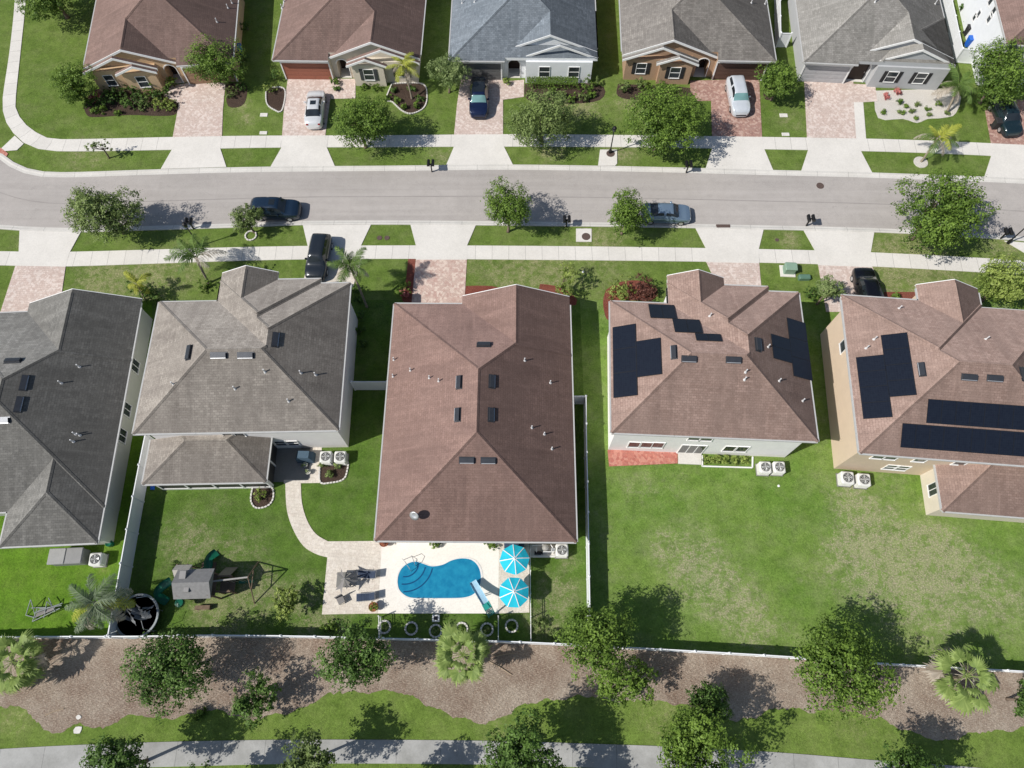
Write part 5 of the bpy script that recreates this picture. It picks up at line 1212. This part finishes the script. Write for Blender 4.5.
def bin_(px,py,mat,label,rz=0,h=1.0):
    x,y=G(px,py); t=thing('wheelie_bin',label,'rubbish bin',(x,y,0),rz)
    m=MB(); m.add([(-.22,-.26,.05),(.22,-.26,.05),(.22,.24,.05),(-.22,.24,.05),(-.28,-.34,h),(.28,-.34,h),(.28,.32,h),(-.28,.32,h)],[(3,2,1,0),(4,5,6,7),(0,1,5,4),(1,2,6,5),(2,3,7,6),(3,0,4,7)]); m.build('bin_body',mat,t)
    m=MB(); m.bbox(-.31,-.37,h+.002,.31,.37,h+.09,.03); m.build('lid',mat,t)
    m=MB()
    for s in(-1,1): m.tube([(s*.2,.28,.12),(s*.27,.28,.12)],.12,12)
    m.build('wheel',M['rubber'],t)
bin_(241,54,M['blueplastic'],'blue wheelie bin at the right side wall of the corner house')
bin_(966.5,46,M['blueplastic'],'blue wheelie bin by the white side fence at the top right'); bin_(965.5,35,M['dark'],'dark grey wheelie bin beyond the blue one at the top right'); bin_(993,128,M['dark'],'black wheelie bin beside the dark teal car at the top right')
# young palm ring
def ring(px,py,r,label,mat='stone',n=12,h=.12,group=None,cat='edging ring'):
    x,y=G(px,py); m=MB()
    for k in range(n): a=2*PI*k/n; m.cbox(r*math.cos(a),r*math.sin(a),h/2,2*PI*r/n*.86,.13,h*random.uniform(.9,1.1),0,a+PI/2+random.uniform(-.08,.08))
    return tag(m.build('edging_ring',M[mat],loc=(x,y,0)),label,cat,group)
x,y=G(920.5,162.5); m=MB(); m.lathe([(.68,-.02),(.68,.07),(.6,.08),(.02,.08)],20); tag(m.build('tree_ring',M['gravel'],loc=(x,y,0)),'round white gravel ring at the foot of the leaning young palm','tree ring')
ring(251,236,.5,'small stone ring at the foot of the clipped round street tree',n=12)
# ---------------------------------------------------------------- air conditioners
def ac(px,py,label,rz=0,sc=1.):
    x,y=G(px,py,.9); t=thing('air_conditioner',label,'air conditioner',(x,y,0),rz); a=.46*sc
    m=MB(); m.bbox(-a-.05,-a-.05,-.02,a+.05,a+.05,.1,.02); m.build('concrete_pad',M['slabdark'],t)
    m=MB(); m.bbox(-a,-a,.101,a,a,.92,.07)
    for k in range(9):
        z=.2+.07*k
        for s in(-1,1): m.box(-a+.1,s*(a+.012)-.012,z,a-.1,s*(a+.012)+.012,z+.03); m.box(s*(a+.012)-.012,-a+.1,z,s*(a+.012)+.012,a-.1,z+.03)
    m.build('cabinet',M['acwhite'],t)
    m=MB(); m.lathe([(.36*sc,.921),(.37*sc,.935),(.02,.93)],28); m.build('fan_opening',M['dark'],t)
    m=MB()
    for k in range(4):
        b=k*PI/2; q=[Vector((math.cos(b+u)*r*sc,math.sin(b+u)*r*sc,.945+.02*w)) for r,u,w in ((.07,0,0),(.31,-.25,0),(.31,.35,1),(.07,.5,1))]; m.add(q,[(0,1,2,3)])
    m.build('fan_blade',M['metal'],t)
    m=MB()
    for r in (.12,.22,.33): m.tube([(r*sc*math.cos(2*PI*k/20),r*sc*math.sin(2*PI*k/20),.985) for k in range(21)],.008,4)
    for k in range(4): b=k*PI/4; m.tube([(.36*sc*math.cos(b),.36*sc*math.sin(b),.96),(0,0,.99),(-.36*sc*math.cos(b),-.36*sc*math.sin(b),.96)],.008,4)
    m.build('fan_guard',M['acwhite'],t); return t
ac(95,559,'white air conditioner beside the grey storage box of the charcoal roofed house',.05)
ac(325.5,456.5,'left air conditioner of the pair behind the grey tan roofed house',.02); ac(340,456.5,'right air conditioner of the pair behind the grey tan roofed house',.02)
ac(765.6,467,'left air conditioner of the pair behind the white walled solar house',-.03); ac(779.7,467,'right air conditioner of the pair behind the white walled solar house',-.03)
ac(848,477.5,'left air conditioner of the pair behind the sand walled solar house',-.08,1.08); ac(864.5,479.5,'right air conditioner of the pair behind the sand walled solar house',-.08,1.08)
ac(562,550,'white air conditioner at the rear corner of the brown roofed pool house',0)
# storage box
x,y=G(66,556,1.0); t=thing('storage_box','large grey resin storage box against the rear wall of the charcoal roofed house','storage box',(x,y,0),R(2.5))
m=MB(); m.bbox(-1.25,-.55,0,1.2,.55,1.0,.04); m.build('box_body',plain('grey_resin',(.25,.25,.25),.6),t); m=MB(); m.bbox(-1.3,-.6,1.002,-.02,.6,1.1,.05); m.build('lid',plain('grey_resin_lid',(.30,.30,.295),.6),t); m=MB(); m.bbox(.0,-.6,1.002,1.25,.6,1.1,.05); m.build('lid',plain('grey_resin_lid2',(.24,.24,.24),.6),t)
x,y=G(108,543,.5); m=MB(); m.lathe([(.12,0),(.24,.05),(.26,.45),(.22,.5),(.1,.42),(.02,.42)],16); tag(m.build('hose_pot',M['greenplastic'],loc=(x,y,0)),'round green hose pot at the rear corner of the charcoal roofed house','hose pot')
x,y=G(304,455,.9); t=thing('covered_grill','barbecue under a blue grey cover on the dark patio','barbecue',(x,y,0),-.03); m=MB(); m.add([(-.7,-.42,0),(.7,-.42,0),(.7,.4,0),(-.7,.4,0),(-.66,-.38,.75),(.66,-.38,.75),(.66,.36,.75),(-.66,.36,.75),(-.42,-.3,1.1),(.42,-.3,1.1),(.42,.28,1.1),(-.42,.28,1.1)],[(3,2,1,0),(8,9,10,11)]+[(a+k,a+(k+1)%4,a+4+(k+1)%4,a+4+k) for a in(0,4) for k in range(4)]); m.build('cover',plain('cover_cloth',(.06,.10,.14),.8,var=.25),t)
for px,py,lb in [(306,466,'small pale patio pot nearest the covered barbecue'),(309,473,'small pale patio pot on the light paving below the barbecue')]:
    x,y=G(px,py); t=thing('flower_pot',lb,'flower pot',(x,y,.04)); m=MB(); m.lathe([(.12,0),(.2,.3),(.22,.32),(.17,.3),(.02,.28)],14); m.build('pot',M['stone'],t); C,nn,sz,lc,_=crown_arrays(.2,.2,.15,3,60,.1,int(px)); C[:,2]+=.42; leafmesh('plant',C,nn,sz,lc,M['leaf_olive'],t)
x,y=G(153.5,485); m=MB(); m.add([(-.18,-.9,0),(.18,-.9,0),(.1,.5,.3),(-.1,.5,.3),(-.15,-.9,.08),(.15,-.9,.08),(.08,.5,.36),(-.08,.5,.36)],[(3,2,1,0),(4,5,6,7),(0,1,5,4),(1,2,6,5),(2,3,7,6),(3,0,4,7)]); tag(m.build('kayak_paddle_board',M['blueplastic'],loc=(x,y+.5,.02)),'blue plastic board lying by the side fence at the porch corner','board')
# ---------------------------------------------------------------- pool yard furniture
def umbrella(px,py,label,rz):
    h=2.45; x,y=G(px,py,h-.2); t=thing('patio_umbrella',label,'umbrella',(x,y,.05),rz)
    m=MB(); m.lathe([(.28,0),(.28,.06),(.05,.1)],16); m.build('base',M['metal'],t); m=MB(); m.tube([(0,0,.06),(0,0,h)],.022); m.build('pole',M['white'],t)
    n=8; Rr=1.12; pm=MB(); vs=[(0,0,h)]; rr=[.18,.62,Rr]; zz=[h-.03,h-.20,h-.46]
    for k in range(n*4):
        a=2*PI*k/(n*4); f=(k%4)/4; sc=math.cos(PI/n)/math.cos(abs(f-.5)*2*PI/n) if 0 else 1-(.07*math.sin(PI*f))
        for r,z in zip(rr,zz): vs.append((r*sc*math.cos(a),r*sc*math.sin(a),z-.03*math.sin(PI*f)*(r/Rr)))
    N_=n*4; A=[];B=[]
    for k in range(N_):
        j=(k+1)%N_; a,b=1+3*k,1+3*j; fs=[(0,a,b),(a,a+1,b+1,b),(a+1,a+2,b+2,b+1)]
        A+=fs
    pm.add(vs,A); pm.build('canopy',plain('turquoise_canvas_%d'%px,(.015,.46,.60),.8,var=.1),t)
    for k in range(n):
        a=2*PI*k/n; m=MB(); c,s=math.cos(a),math.sin(a); w=.030
        q=[(r*c-w*s*e,r*s+w*c*e,z+.012) for r,z in zip([.05]+rr,[h]+zz) for e in(-1,1)]; m.add(q,[(0,2,3,1),(2,4,5,3),(4,6,7,5)]); m.build('white_stripe',M['white'],t)
    m=MB(); m.lathe([(.09,h-.01),(.05,h+.05),(.01,h+.1)],10); m.build('finial',M['white'],t)
umbrella(514.5,559,'turquoise umbrella with white ribs nearer the house wall',.1); umbrella(514,592,'turquoise umbrella with white ribs nearer the rear fence',.35)
def lounger(px,py,rz,label,mat='navy'):
    x,y=G(px,py,.4); t=thing('sun_lounger',label,'lounger',(x,y,.05),R(rz)); t.scale=(.76,.9,.9)
    m=MB(); 
    for s in(-.32,.32): m.tube([(-.95,s,.32),(.35,s,.32),(.95,s,.78)],.022,6)
    m.tube([(.35,-.32,.32),(.35,.32,.32)],.02,6); m.tube([(-.95,-.32,.32),(-.95,.32,.32)],.02,6); m.tube([(.95,-.32,.78),(.95,.32,.78)],.02,6); m.build('frame',M['metal'],t)
    for lx in(-.8,.5):
        for s in(-.32,.32): m=MB(); m.tube([(lx,s,.32),(lx,s,0)],.02,6); m.build('leg',M['metal'],t)
    m=MB(); 
    for k in range(5): m.box(-.93+.255*k,-.29,.335,-.93+.255*k+.245,.29,.39)
    m.build('seat_cushion',M[mat],t)
    m=MB(); Mt=Matrix.Translation((.35,0,.34))@Matrix.Rotation(-math.atan(.46/.6),4,'Y')
    for k in range(3): m.box(.02+.24*k,-.29,0,.02+.24*k+.23,.29,.06,0,Mt)
    m.build('back_cushion',M[mat],t)
lounger(367,574.5,-4,'navy cushioned lounger at the upper side of the paved patio'); lounger(366,597,4,'navy cushioned lounger at the lower side of the paved patio')
# grey tripod-like folded canopy and side table on the patio
x,y=G(350,582); t=thing('folded_umbrella','half folded grey canvas umbrella between the loungers on the patio','umbrella',(x,y,.05))
m=MB(); m.tube([(0,0,0),(.0,0,1.9)],.025); m.lathe([(.3,0),(.3,.07),(.05,.1)],14); m.build('pole',M['metal'],t)
m=MB(); 
for k in range(7):
    a=2*PI*k/7+.3; b=a+.55; r1=[1.05,.6,.95,.5,1.1,.7,.9][k]; m.add([(0,0,1.9),(r1*math.cos(a),r1*math.sin(a),1.05),(.7*r1*math.cos((a+b)/2),.7*r1*math.sin((a+b)/2),1.25),(r1*math.cos(b),r1*math.sin(b),1.1)],[(0,1,2),(0,2,3)])
m.build('canopy',M['canvas_grey'],t)
sheet_px=W([(337,572),(355,572),(355,590),(337,590)]); c=(sum(p[0] for p in sheet_px)/4,sum(p[1] for p in sheet_px)/4)
t=thing('patio_table','low grey patio table beside the folded umbrella','table',(c[0],c[1],.05)); m=MB(); m.bbox(-.55,-.55,.6,.55,.55,.66,.02); m.build('tabletop',M['slabdark'],t)
for a in(-.45,.45):
    for b in(-.45,.45): m=MB(); m.cbox(a,b,.3,.05,.05,.6); m.build('leg',M['metal'],t)
def chair(px,py,rz,label,mat):
    x,y=G(px,py,.4); t=thing('patio_chair',label,'chair',(x,y,.05),R(rz)); m=MB(); m.bbox(-.27,-.27,.38,.27,.27,.46,.03); m.build('seat',M[mat],t)
    m=MB(); m.box(.24,-.27,.46,.30,.27,.95); m.build('backrest',M[mat],t)
    for a in(-.23,.23):
        for b in(-.23,.23): m=MB(); m.tube([(a,b,.38),(a,b,0)],.018,6); m.build('leg',M['metal'],t)
chair(341,600,120,'pale patio chair at the lower left corner of the paved patio','canvas_grey')
x,y=G(514,543.5,.8); t=thing('barbecue_grill','dark navy grill cart against the house wall above the umbrellas','barbecue',(x,y,.05)); m=MB(); m.bbox(-.75,-.3,.1,.75,.3,.85,.05); m.build('cart',M['navy'],t); m=MB(); m.extr([(-.4,.86),(.4,.86),(.36,1.08),(0,1.18),(-.36,1.08)],-.26,.26); m.build('hood',M['navy'],t); m=MB(); m.tube([(-.3,-.32,1.0),(.3,-.32,1.0)],.02); m.build('handle',M['metal'],t)
for px,py,lb in [(385,543.5,'terracotta pot with reddish plant at the left rear corner of the pool house'),(374.5,607.5,'dark pot with small plant at the lower left corner of the pool deck')]:
    x,y=G(px,py); t=thing('flower_pot',lb,'flower pot',(x,y,.05)); m=MB(); m.lathe([(.2,0),(.32,.45),(.36,.47),(.28,.42),(.02,.40)],18); m.build('pot',M['terracotta'],t); C,nn,sz,lc,_=crown_arrays(.3,.3,.22,4,110,.12,int(px)); C[:,2]+=.6; leafmesh('plant',C,nn,sz,lc,M['leaf_red' if px>380 else 'leaf_mid'],t)
# pool slide
x,y=G(487,607); t=thing('pool_slide','small pool slide with blue white chute and teal ladder platform at the pool corner','pool slide',(x,y,.05),math.atan2(G(478,591)[1]-y,G(478,591)[0]-x))
m=MB(); K=10; vs=[];fs=[]
for i in range(K+1):
    u=i/K; X=.1+2.0*u; Z=1.75-1.35*(u**.8)-.1*math.sin(u*PI); 
    for a,b in((-.27,.18),(-.22,0),(.22,0),(.27,.18)): vs.append((X,a,Z+b))
for i in range(K):
    for j in range(3): fs.append((i*4+j,(i+1)*4+j,(i+1)*4+j+1,i*4+j+1))
m.add(vs,fs); m.build('chute',plain('pale_blue_gelcoat',(.35,.55,.68),.25),t)
m=MB(); m.bbox(-.35,-.3,1.68,.12,.3,1.75,.02); m.build('platform',plain('teal_plastic',(.02,.28,.24),.5),t)
m=MB()
for s in(-.26,.26): m.tube([(-.75,s,0),(-.35,s,1.7),(-.3,s,2.2),(.1,s,2.15)],.03); m.tube([(.9,s,0),(.8,s,1.05)],.03)
for k in range(5): m.tube([(-.68+.075*k,-.26,.28+.3*k),(-.68+.075*k,.26,.28+.3*k)],.03)
m.build('ladder',plain('teal_paint',(.03,.22,.20),.5),t)
# stone planter rings
g='white stone rings along the rear fence behind the pool'
for i,(px,py) in enumerate([(384.5,627),(411.4,628.5),(435.7,631),(461.5,629),(487,629.5),(511.6,626)]):
    ring(px,py,.43,'ring of white edging stones in the strip between pool deck and rear fence',n=13,group=g)
    shrub(px,py,2.9,.35,'leaf_mid' if i%2 else 'leaf_olive','small plant growing inside a white stone ring','small plants inside the white stone rings',name='plant',cat='plant',leaf=.1,n=90)
x,y=G(436.2,618.5); t=thing('skimmer_box','small white square pool box on the grass strip below the deck','box',(x,y,0)); m=MB(); m.bbox(-.27,-.25,0,.27,.25,.3,.03); m.build('casing',M['white'],t); m=MB(); m.bbox(-.15,-.14,.301,.15,.14,.33,.02); m.build('lid',M['dark'],t)
# pool pump equipment
x,y=G(544,551); t=thing('pool_pump','pool pump, filter tank and white pipework on the side yard slab','pool equipment',(x,y,0))
m=MB(); m.bbox(-1.1,-.5,0,1.,.5,.08,.02); m.build('slab',M['apron'],t)
m=MB(); m.lathe([(.25,.08),(.28,.2),(.28,.75),(.22,.9),(.06,.98)],18,(.1,.12,0)); m.build('filter_tank',plain('tank_grey',(.30,.29,.27),.5),t)
m=MB(); m.tube([(-.75,-.2,.3),(-.25,-.2,.3)],.14,12); m.tube([(-.25,-.2,.3),(-.1,-.2,.3)],.1,12); m.build('pump_motor',M['black'],t)
m=MB()
for q in ([(-.9,.35,.1),(-.9,.35,.5),(.1,.38,.5),(.1,.2,.8)],[(-.1,-.2,.5),(-.1,-.2,.85),(.7,-.2,.85),(.7,-.2,.1)],[(-.9,-.4,.15),(.9,-.4,.15),(.9,.3,.15)],[(-.6,.1,.1),(-.6,.1,.7),(-.6,-.2,.7)],[(.5,.35,.1),(.5,.35,.65),(.75,0,.65)]): m.tube(q,.035,8)
m.build('pipework',M['white'],t); m=MB(); m.bbox(.5,-.12,.5,.8,.1,.9,.03); m.build('control_box',M['metal'],t)
# ---------------------------------------------------------------- trampoline
x,y=G(137,616,.8); t=thing('trampoline','large round trampoline with collapsed grey net in the fence corner','trampoline',(x,y,0))
m=MB(); r=1.5; m.lathe([(r-.02,.78),(.02,.78)],36); m.build('mat',plain('jump_mat',(.035,.036,.038),.8,var=.4),t)
m=MB(); vs=[];fs=[]
for k in range(48):
    a=2*PI*k/48
    for rr,z in((r-.07,.83),(r+.08,.85),(r+.10,.78)): vs.append((rr*math.cos(a),rr*math.sin(a),z))
for k in range(48):
    j=(k+1)%48
    for q in range(2): fs.append((3*k+q,3*k+q+1,3*j+q+1,3*j+q))
m.add(vs,fs); m.build('padding',plain('padding_vinyl',(.26,.29,.30),.5,var=.2),t)
for k in range(6):
    a=2*PI*k/6+.3; m=MB(); m.tube([(r*math.cos(a),r*math.sin(a),.76),(r*math.cos(a),r*math.sin(a),0)],.03); m.build('leg',M['metal'],t)
for k in range(4):
    a=2*PI*k/4+.9; m=MB(); m.tube([((r+.1)*math.cos(a),(r+.1)*math.sin(a),0),((r+.1)*math.cos(a),(r+.1)*math.sin(a),2.),((r-.3)*math.cos(a+.3),(r-.3)*math.sin(a+.3),2.3)],.022); m.build('net_pole',M['metal'],t)
m=MB(); rng=random.Random(4); gx=9
vs=[(-1.45+2.5*i/gx+.1*rng.random(),-.5+1.3*j/gx+.25*math.sin(i*.7),.9+.25*rng.random()+.25*math.sin(i*1.1+j*.8)) for i in range(gx+1) for j in range(gx+1)]
m.add(vs,[(i*(gx+1)+j,(i+1)*(gx+1)+j,(i+1)*(gx+1)+j+1,i*(gx+1)+j+1) for i in range(gx) for j in range(gx) if (i+j)%7 and not(i>5 and j<3)]); m.build('safety_net',plain('net_cloth',(.17,.18,.19),.9,var=.3),t)
# ---------------------------------------------------------------- playset
hp=2.9; x,y=G(208,588); rz=R(1.5); t=thing('playset','wooden climbing frame with grey roof, green slides and swing beam on the back lawn','playset',(x,y,0),rz)
q=lambda px,py,h=0.:(G(px,py,h)[0]-x,G(px,py,h)[1]-y)
m=MB()
for a in(-1.1,1.1):
    for b in(-.8,.8): m2=MB(); m2.cbox(a,b,1.3,.11,.11,2.6); m2.build('post',M['wood'],t)
m.box(-1.15,-.85,1.35,1.15,.85,1.42); m.build('deck',M['wood'],t)
m=MB(); m.add([(-1.35,-1.05,2.45),(1.3,-1.05,2.45),(1.3,1.05,2.45),(-1.35,1.05,2.45),(-1.35,0,3.15),(1.3,0,3.15)],[(0,1,5,4),(2,3,4,5),(0,4,3),(1,2,5),(3,2,1,0)]); rf=m.build('roof',plain('playset_roof',(.20,.20,.20),.8,var=.2,sc=5),t)
dm=plain('playset_dormer',(.26,.255,.25),.8); m=MB(); m.box(-.5,-.62,2.60,-.15,-.3,2.96); m.build('dormer',dm,rf); m=MB(); m.box(-.95,.3,2.60,-.5,.85,3.0); m.build('dormer',dm,rf)
m=MB(); m.add([(-1.75,.55,2.0),(-.55,.55,2.0),(-.55,1.45,2.0),(-1.75,1.45,2.0),(-1.75,1.0,2.5),(-.55,1.0,2.5)],[(0,1,5,4),(2,3,4,5),(0,4,3),(1,2,5),(3,2,1,0)]); m.build('porch_roof',plain('playset_pale_board',(.42,.40,.36),.8,var=.2,sc=5),t)
m=MB()
for k in range(6): m.tube([(-1.75,1.5-.0*k,.25+.27*k),(-1.0,1.5,.25+.27*k)],.03,6)
m.tube([(-1.75,1.5,0),(-1.75,1.5,1.9)],.05,6); m.tube([(-1.0,1.5,0),(-1.0,1.5,1.9)],.05,6); m.build('ladder',M['wood'],t)
m=MB(); m.add([(1.15,.7,1.4),(1.15,1.5,0),(2.1,1.5,0),(2.1,.7,1.4)],[(0,1,2,3)]); m.build('climbing_wall',plain('climb_board',(.33,.27,.2),.8,var=.3,sc=6),t)
m=MB(); m.box(-.7,1.1,.0,.4,1.9,.06); m.box(-.6,-1.6,.4,.5,-1.3,.46); m.box(-.55,-1.6,0,-.45,-1.3,.4); m.box(.35,-1.6,0,.45,-1.3,.4); m.build('picnic_bench',M['wood'],t)
m=MB()
for k in range(12):
    u=-1.1+.2*k; m.box(u-.04,-.86,1.42,u+.04,-.82,2.1)
    m.box(u-.04,.82,1.42,u+.04,.86,2.1)
m.build('railing',M['wood'],t)
m=MB(); m.box(1.2,-.5,.7,2.3,.6,.76)
for a in(1.3,2.2):
    for b in(-.45,.55): m.cbox(a,b,.85,.1,.1,1.7)
m.box(1.15,-.55,1.62,2.35,-.45,1.72); m.box(1.15,.55,1.62,2.35,.65,1.72); m.build('climbing_platform',M['wood'],t)
def slide(P,w,nm='slide'):
    m=MB(); vs=[];fs=[]; P=[Vector(p) for p in P]
    for i,p in enumerate(P):
        d=(P[min(i+1,len(P)-1)]-P[max(i-1,0)]); d.z=0; d.normalize(); n_=Vector((-d.y,d.x,0))
        for a,b in((-w,.2),(-w*.85,.0),(0,-.04),(w*.85,0),(w,.2)): vs.append(p+n_*a+Vector((0,0,b)))
    for i in range(len(P)-1):
        for j in range(4): fs.append((i*5+j,i*5+j+1,(i+1)*5+j+1,(i+1)*5+j))
    m.add(vs,fs); m.build(nm,M['greenplastic'],t,smooth=True)
a=q(206,578); b=q(220,553)
slide([(a[0]*(1-u)+b[0]*u+.25*math.sin(u*6),a[1]*(1-u)+b[1]*u,1.4-1.25*u**.85) for u in [i/10 for i in range(11)]],.33)
a=q(181,590); b=q(168,600)
slide([(a[0]-.2-1.1*math.sin(u*2.6),a[1]+.5-1.3*u,1.4-1.2*u) for u in [i/10 for i in range(11)]],.33)
a=q(186,604); m=MB(); m.lathe([(.28,.9),(.33,1.1),(.3,1.3),(.02,1.35)],14,(a[0],a[1],0)); m.build('bubble_window',M['greenplastic'],t)
ap=q(248,578.5,2.3); s0=(1.15,ap[1]+.0); l1=q(254,605); l2=q(259,563)
m=MB(); m.tube([(1.1,.15,2.3),(ap[0],ap[1],2.3)],.065,6); m.build('swing_beam',plain('swing_beam_paint',(.34,.33,.31),.7),t)
for l in(l1,l2): m=MB(); m.tube([(ap[0],ap[1],2.35),(l[0],l[1],0)],.05,6); m.build('leg',M['wood'],t)
m=MB(); m.tube([(ap[0]*.5+l1[0]*.5,ap[1]*.5+l1[1]*.5,1.15),(ap[0]*.5+l2[0]*.5,ap[1]*.5+l2[1]*.5,1.15)],.04,6); m.build('cross_brace',M['wood'],t)
for k in(.35,.6,.82):
    sx_=1.1+(ap[0]-1.1)*k; sy_=.15+(ap[1]-.15)*k; m=MB()
    for e in(-.22,.22): m.tube([(sx_+e,sy_,2.28),(sx_+e,sy_,.5)],.012,4)
    sw=m.build('swing_chain',M['metal'],t); m=MB(); m.bbox(sx_-.25,sy_-.1,.46,sx_+.25,sy_+.1,.5,.01); m.build('swing_seat',M['greenplastic'],sw)
# folded frame pile
x,y=G(46,611); t=thing('folding_frame','pile of folded grey metal frames lying on the grass by the feather palm','metal frame',(x,y,0))
rng=random.Random(9)
fr=[((-1.35,-.3,.1),(-.9,.75,.7)),((-.9,.75,.7),(-.55,-.5,.1)),((-1.35,-.3,.1),(-.55,-.5,.1)),((-.75,-.75,.1),(1.3,.15,.5)),((-.5,-.2,.55),(1.45,.5,.6)),((-.75,-.75,.1),(-.3,.1,.6)),((-.2,.1,.5),(1.4,.35,.55)),((.1,-.5,.2),(.4,.6,.8)),((.4,.6,.8),(.9,.1,.3)),((.2,.9,.4),(1.,-.1,.5)),((-1.1,.2,.2),(.3,.2,.5))]
fm=plain('dull_grey_tube',(.24,.27,.27),.6)
for a,b in fr: m=MB(); m.tube([a,b],.035,6); m.build('tube_bar',fm,t)
m=MB(); m.add([(-.5,-.5,.3),(.8,.0,.5),(1.0,.4,.5),(-.3,.0,.5)],[(0,1,2,3)]); m.build('fabric_sling',M['canvas_grey'],t)
# mulch debris
for px,py,a,l,lb in [(500,668,-.5,1.9,'fallen pale branch on the mulch right of the round fan palm'),(55,712,.35,1.3,'thin dry branch on the mulch at the far left'),(505,655,.15,1.4,'dry palm stem lying near the rear fence')]:
    x,y=G(px,py); m=MB(); m.tube([(-l/2*math.cos(a),-l/2*math.sin(a),.05),(0,0.05,.09),(l/2*math.cos(a),l/2*math.sin(a),.06)],.035,6); tag(m.build('fallen_branch',plain('dry_wood',(.36,.28,.2),.9),loc=(x,y,0)),lb,'branch')
for px,py,lb in [(78,730,'pale flat stone at the grass edge of the mulch on the left'),(79,717,'smaller pale flat stone in the mulch above the other')]:
    x,y=G(px,py); m=MB(); q_=1. if py>720 else .6; m.prism([(.32*q_*math.cos(a)*random.uniform(.8,1.2),.25*q_*math.sin(a)*random.uniform(.8,1.2)) for a in [i*.785 for i in range(8)]],0,.06); tag(m.build('flat_stone',M['stone'],loc=(x,y,0)),lb,'stone')
# small things on the lawn
for px,py,lb in [(778.5,486,'small white sprinkler lid on the wide lawn below the air conditioners'),(583,272,'small white lid on the front lawn by the slender young tree')]:
    x,y=G(px,py); m=MB(); m.lathe([(.1,0),(.1,.05),(.02,.07)],10); tag(m.build('sprinkler_lid',M['white'],loc=(x,y,0)),lb,'sprinkler lid')
# white window well edging under D rear window bed
P=W([(702,455.8),(702,466.5),(752,468),(752.3,457)]); m=MB()
for a,b in zip(P,P[1:]): m.cbox((a[0]+b[0])/2,(a[1]+b[1])/2,.07,math.hypot(b[0]-a[0],b[1]-a[1]),.1,.14,0,math.atan2(b[1]-a[1],b[0]-a[0]))
tag(m.build('bed_edging',M['white']),'straight white kerb round the planting bed at the rear windows','edging')
# ---------------------------------------------------------------- light, sky, camera
w=bpy.data.worlds.new('World'); scene.world=w; w.use_nodes=True; nt=w.node_tree; nt.nodes.clear()
sk=nt.nodes.new('ShaderNodeTexSky'); sk.sky_type='NISHITA'; sk.sun_disc=False
bgk=nt.nodes.new('ShaderNodeBackground'); wo=nt.nodes.new('ShaderNodeOutputWorld'); nt.links.new(sk.outputs[0],bgk.inputs[0]); nt.links.new(bgk.outputs[0],wo.inputs[0])
sdir=Vector((-.90,-.38,1.0)).normalized()   # towards the sun
elev=math.asin(sdir.z); azim=math.atan2(sdir.x,sdir.y)
sk.sun_elevation=elev; sk.sun_rotation=azim; bgk.inputs[1].default_value=.092
sl=bpy.data.lights.new('sun','SUN'); sl.energy=4.9; sl.angle=R(.53); sl.color=(1.,.955,.89)
so=bpy.data.objects.new('sun',sl); link(so); so.rotation_euler=sdir.to_track_quat('Z','Y').to_euler(); so.location=(-60,-30,80)
cd=bpy.data.cameras.new('camera'); co=bpy.data.objects.new('camera',cd); link(co)
cd.sensor_fit='HORIZONTAL'; cd.sensor_width=36.; cd.lens=F/1024*36; cd.clip_end=3000; cd.clip_start=.5
co.location=(0,0,H); co.rotation_euler=(TH,0,0); scene.camera=co
scene.view_settings.view_transform='Standard'; scene.view_settings.look='None'; scene.view_settings.exposure=0; scene.view_settings.gamma=1
scene.render.engine='CYCLES'
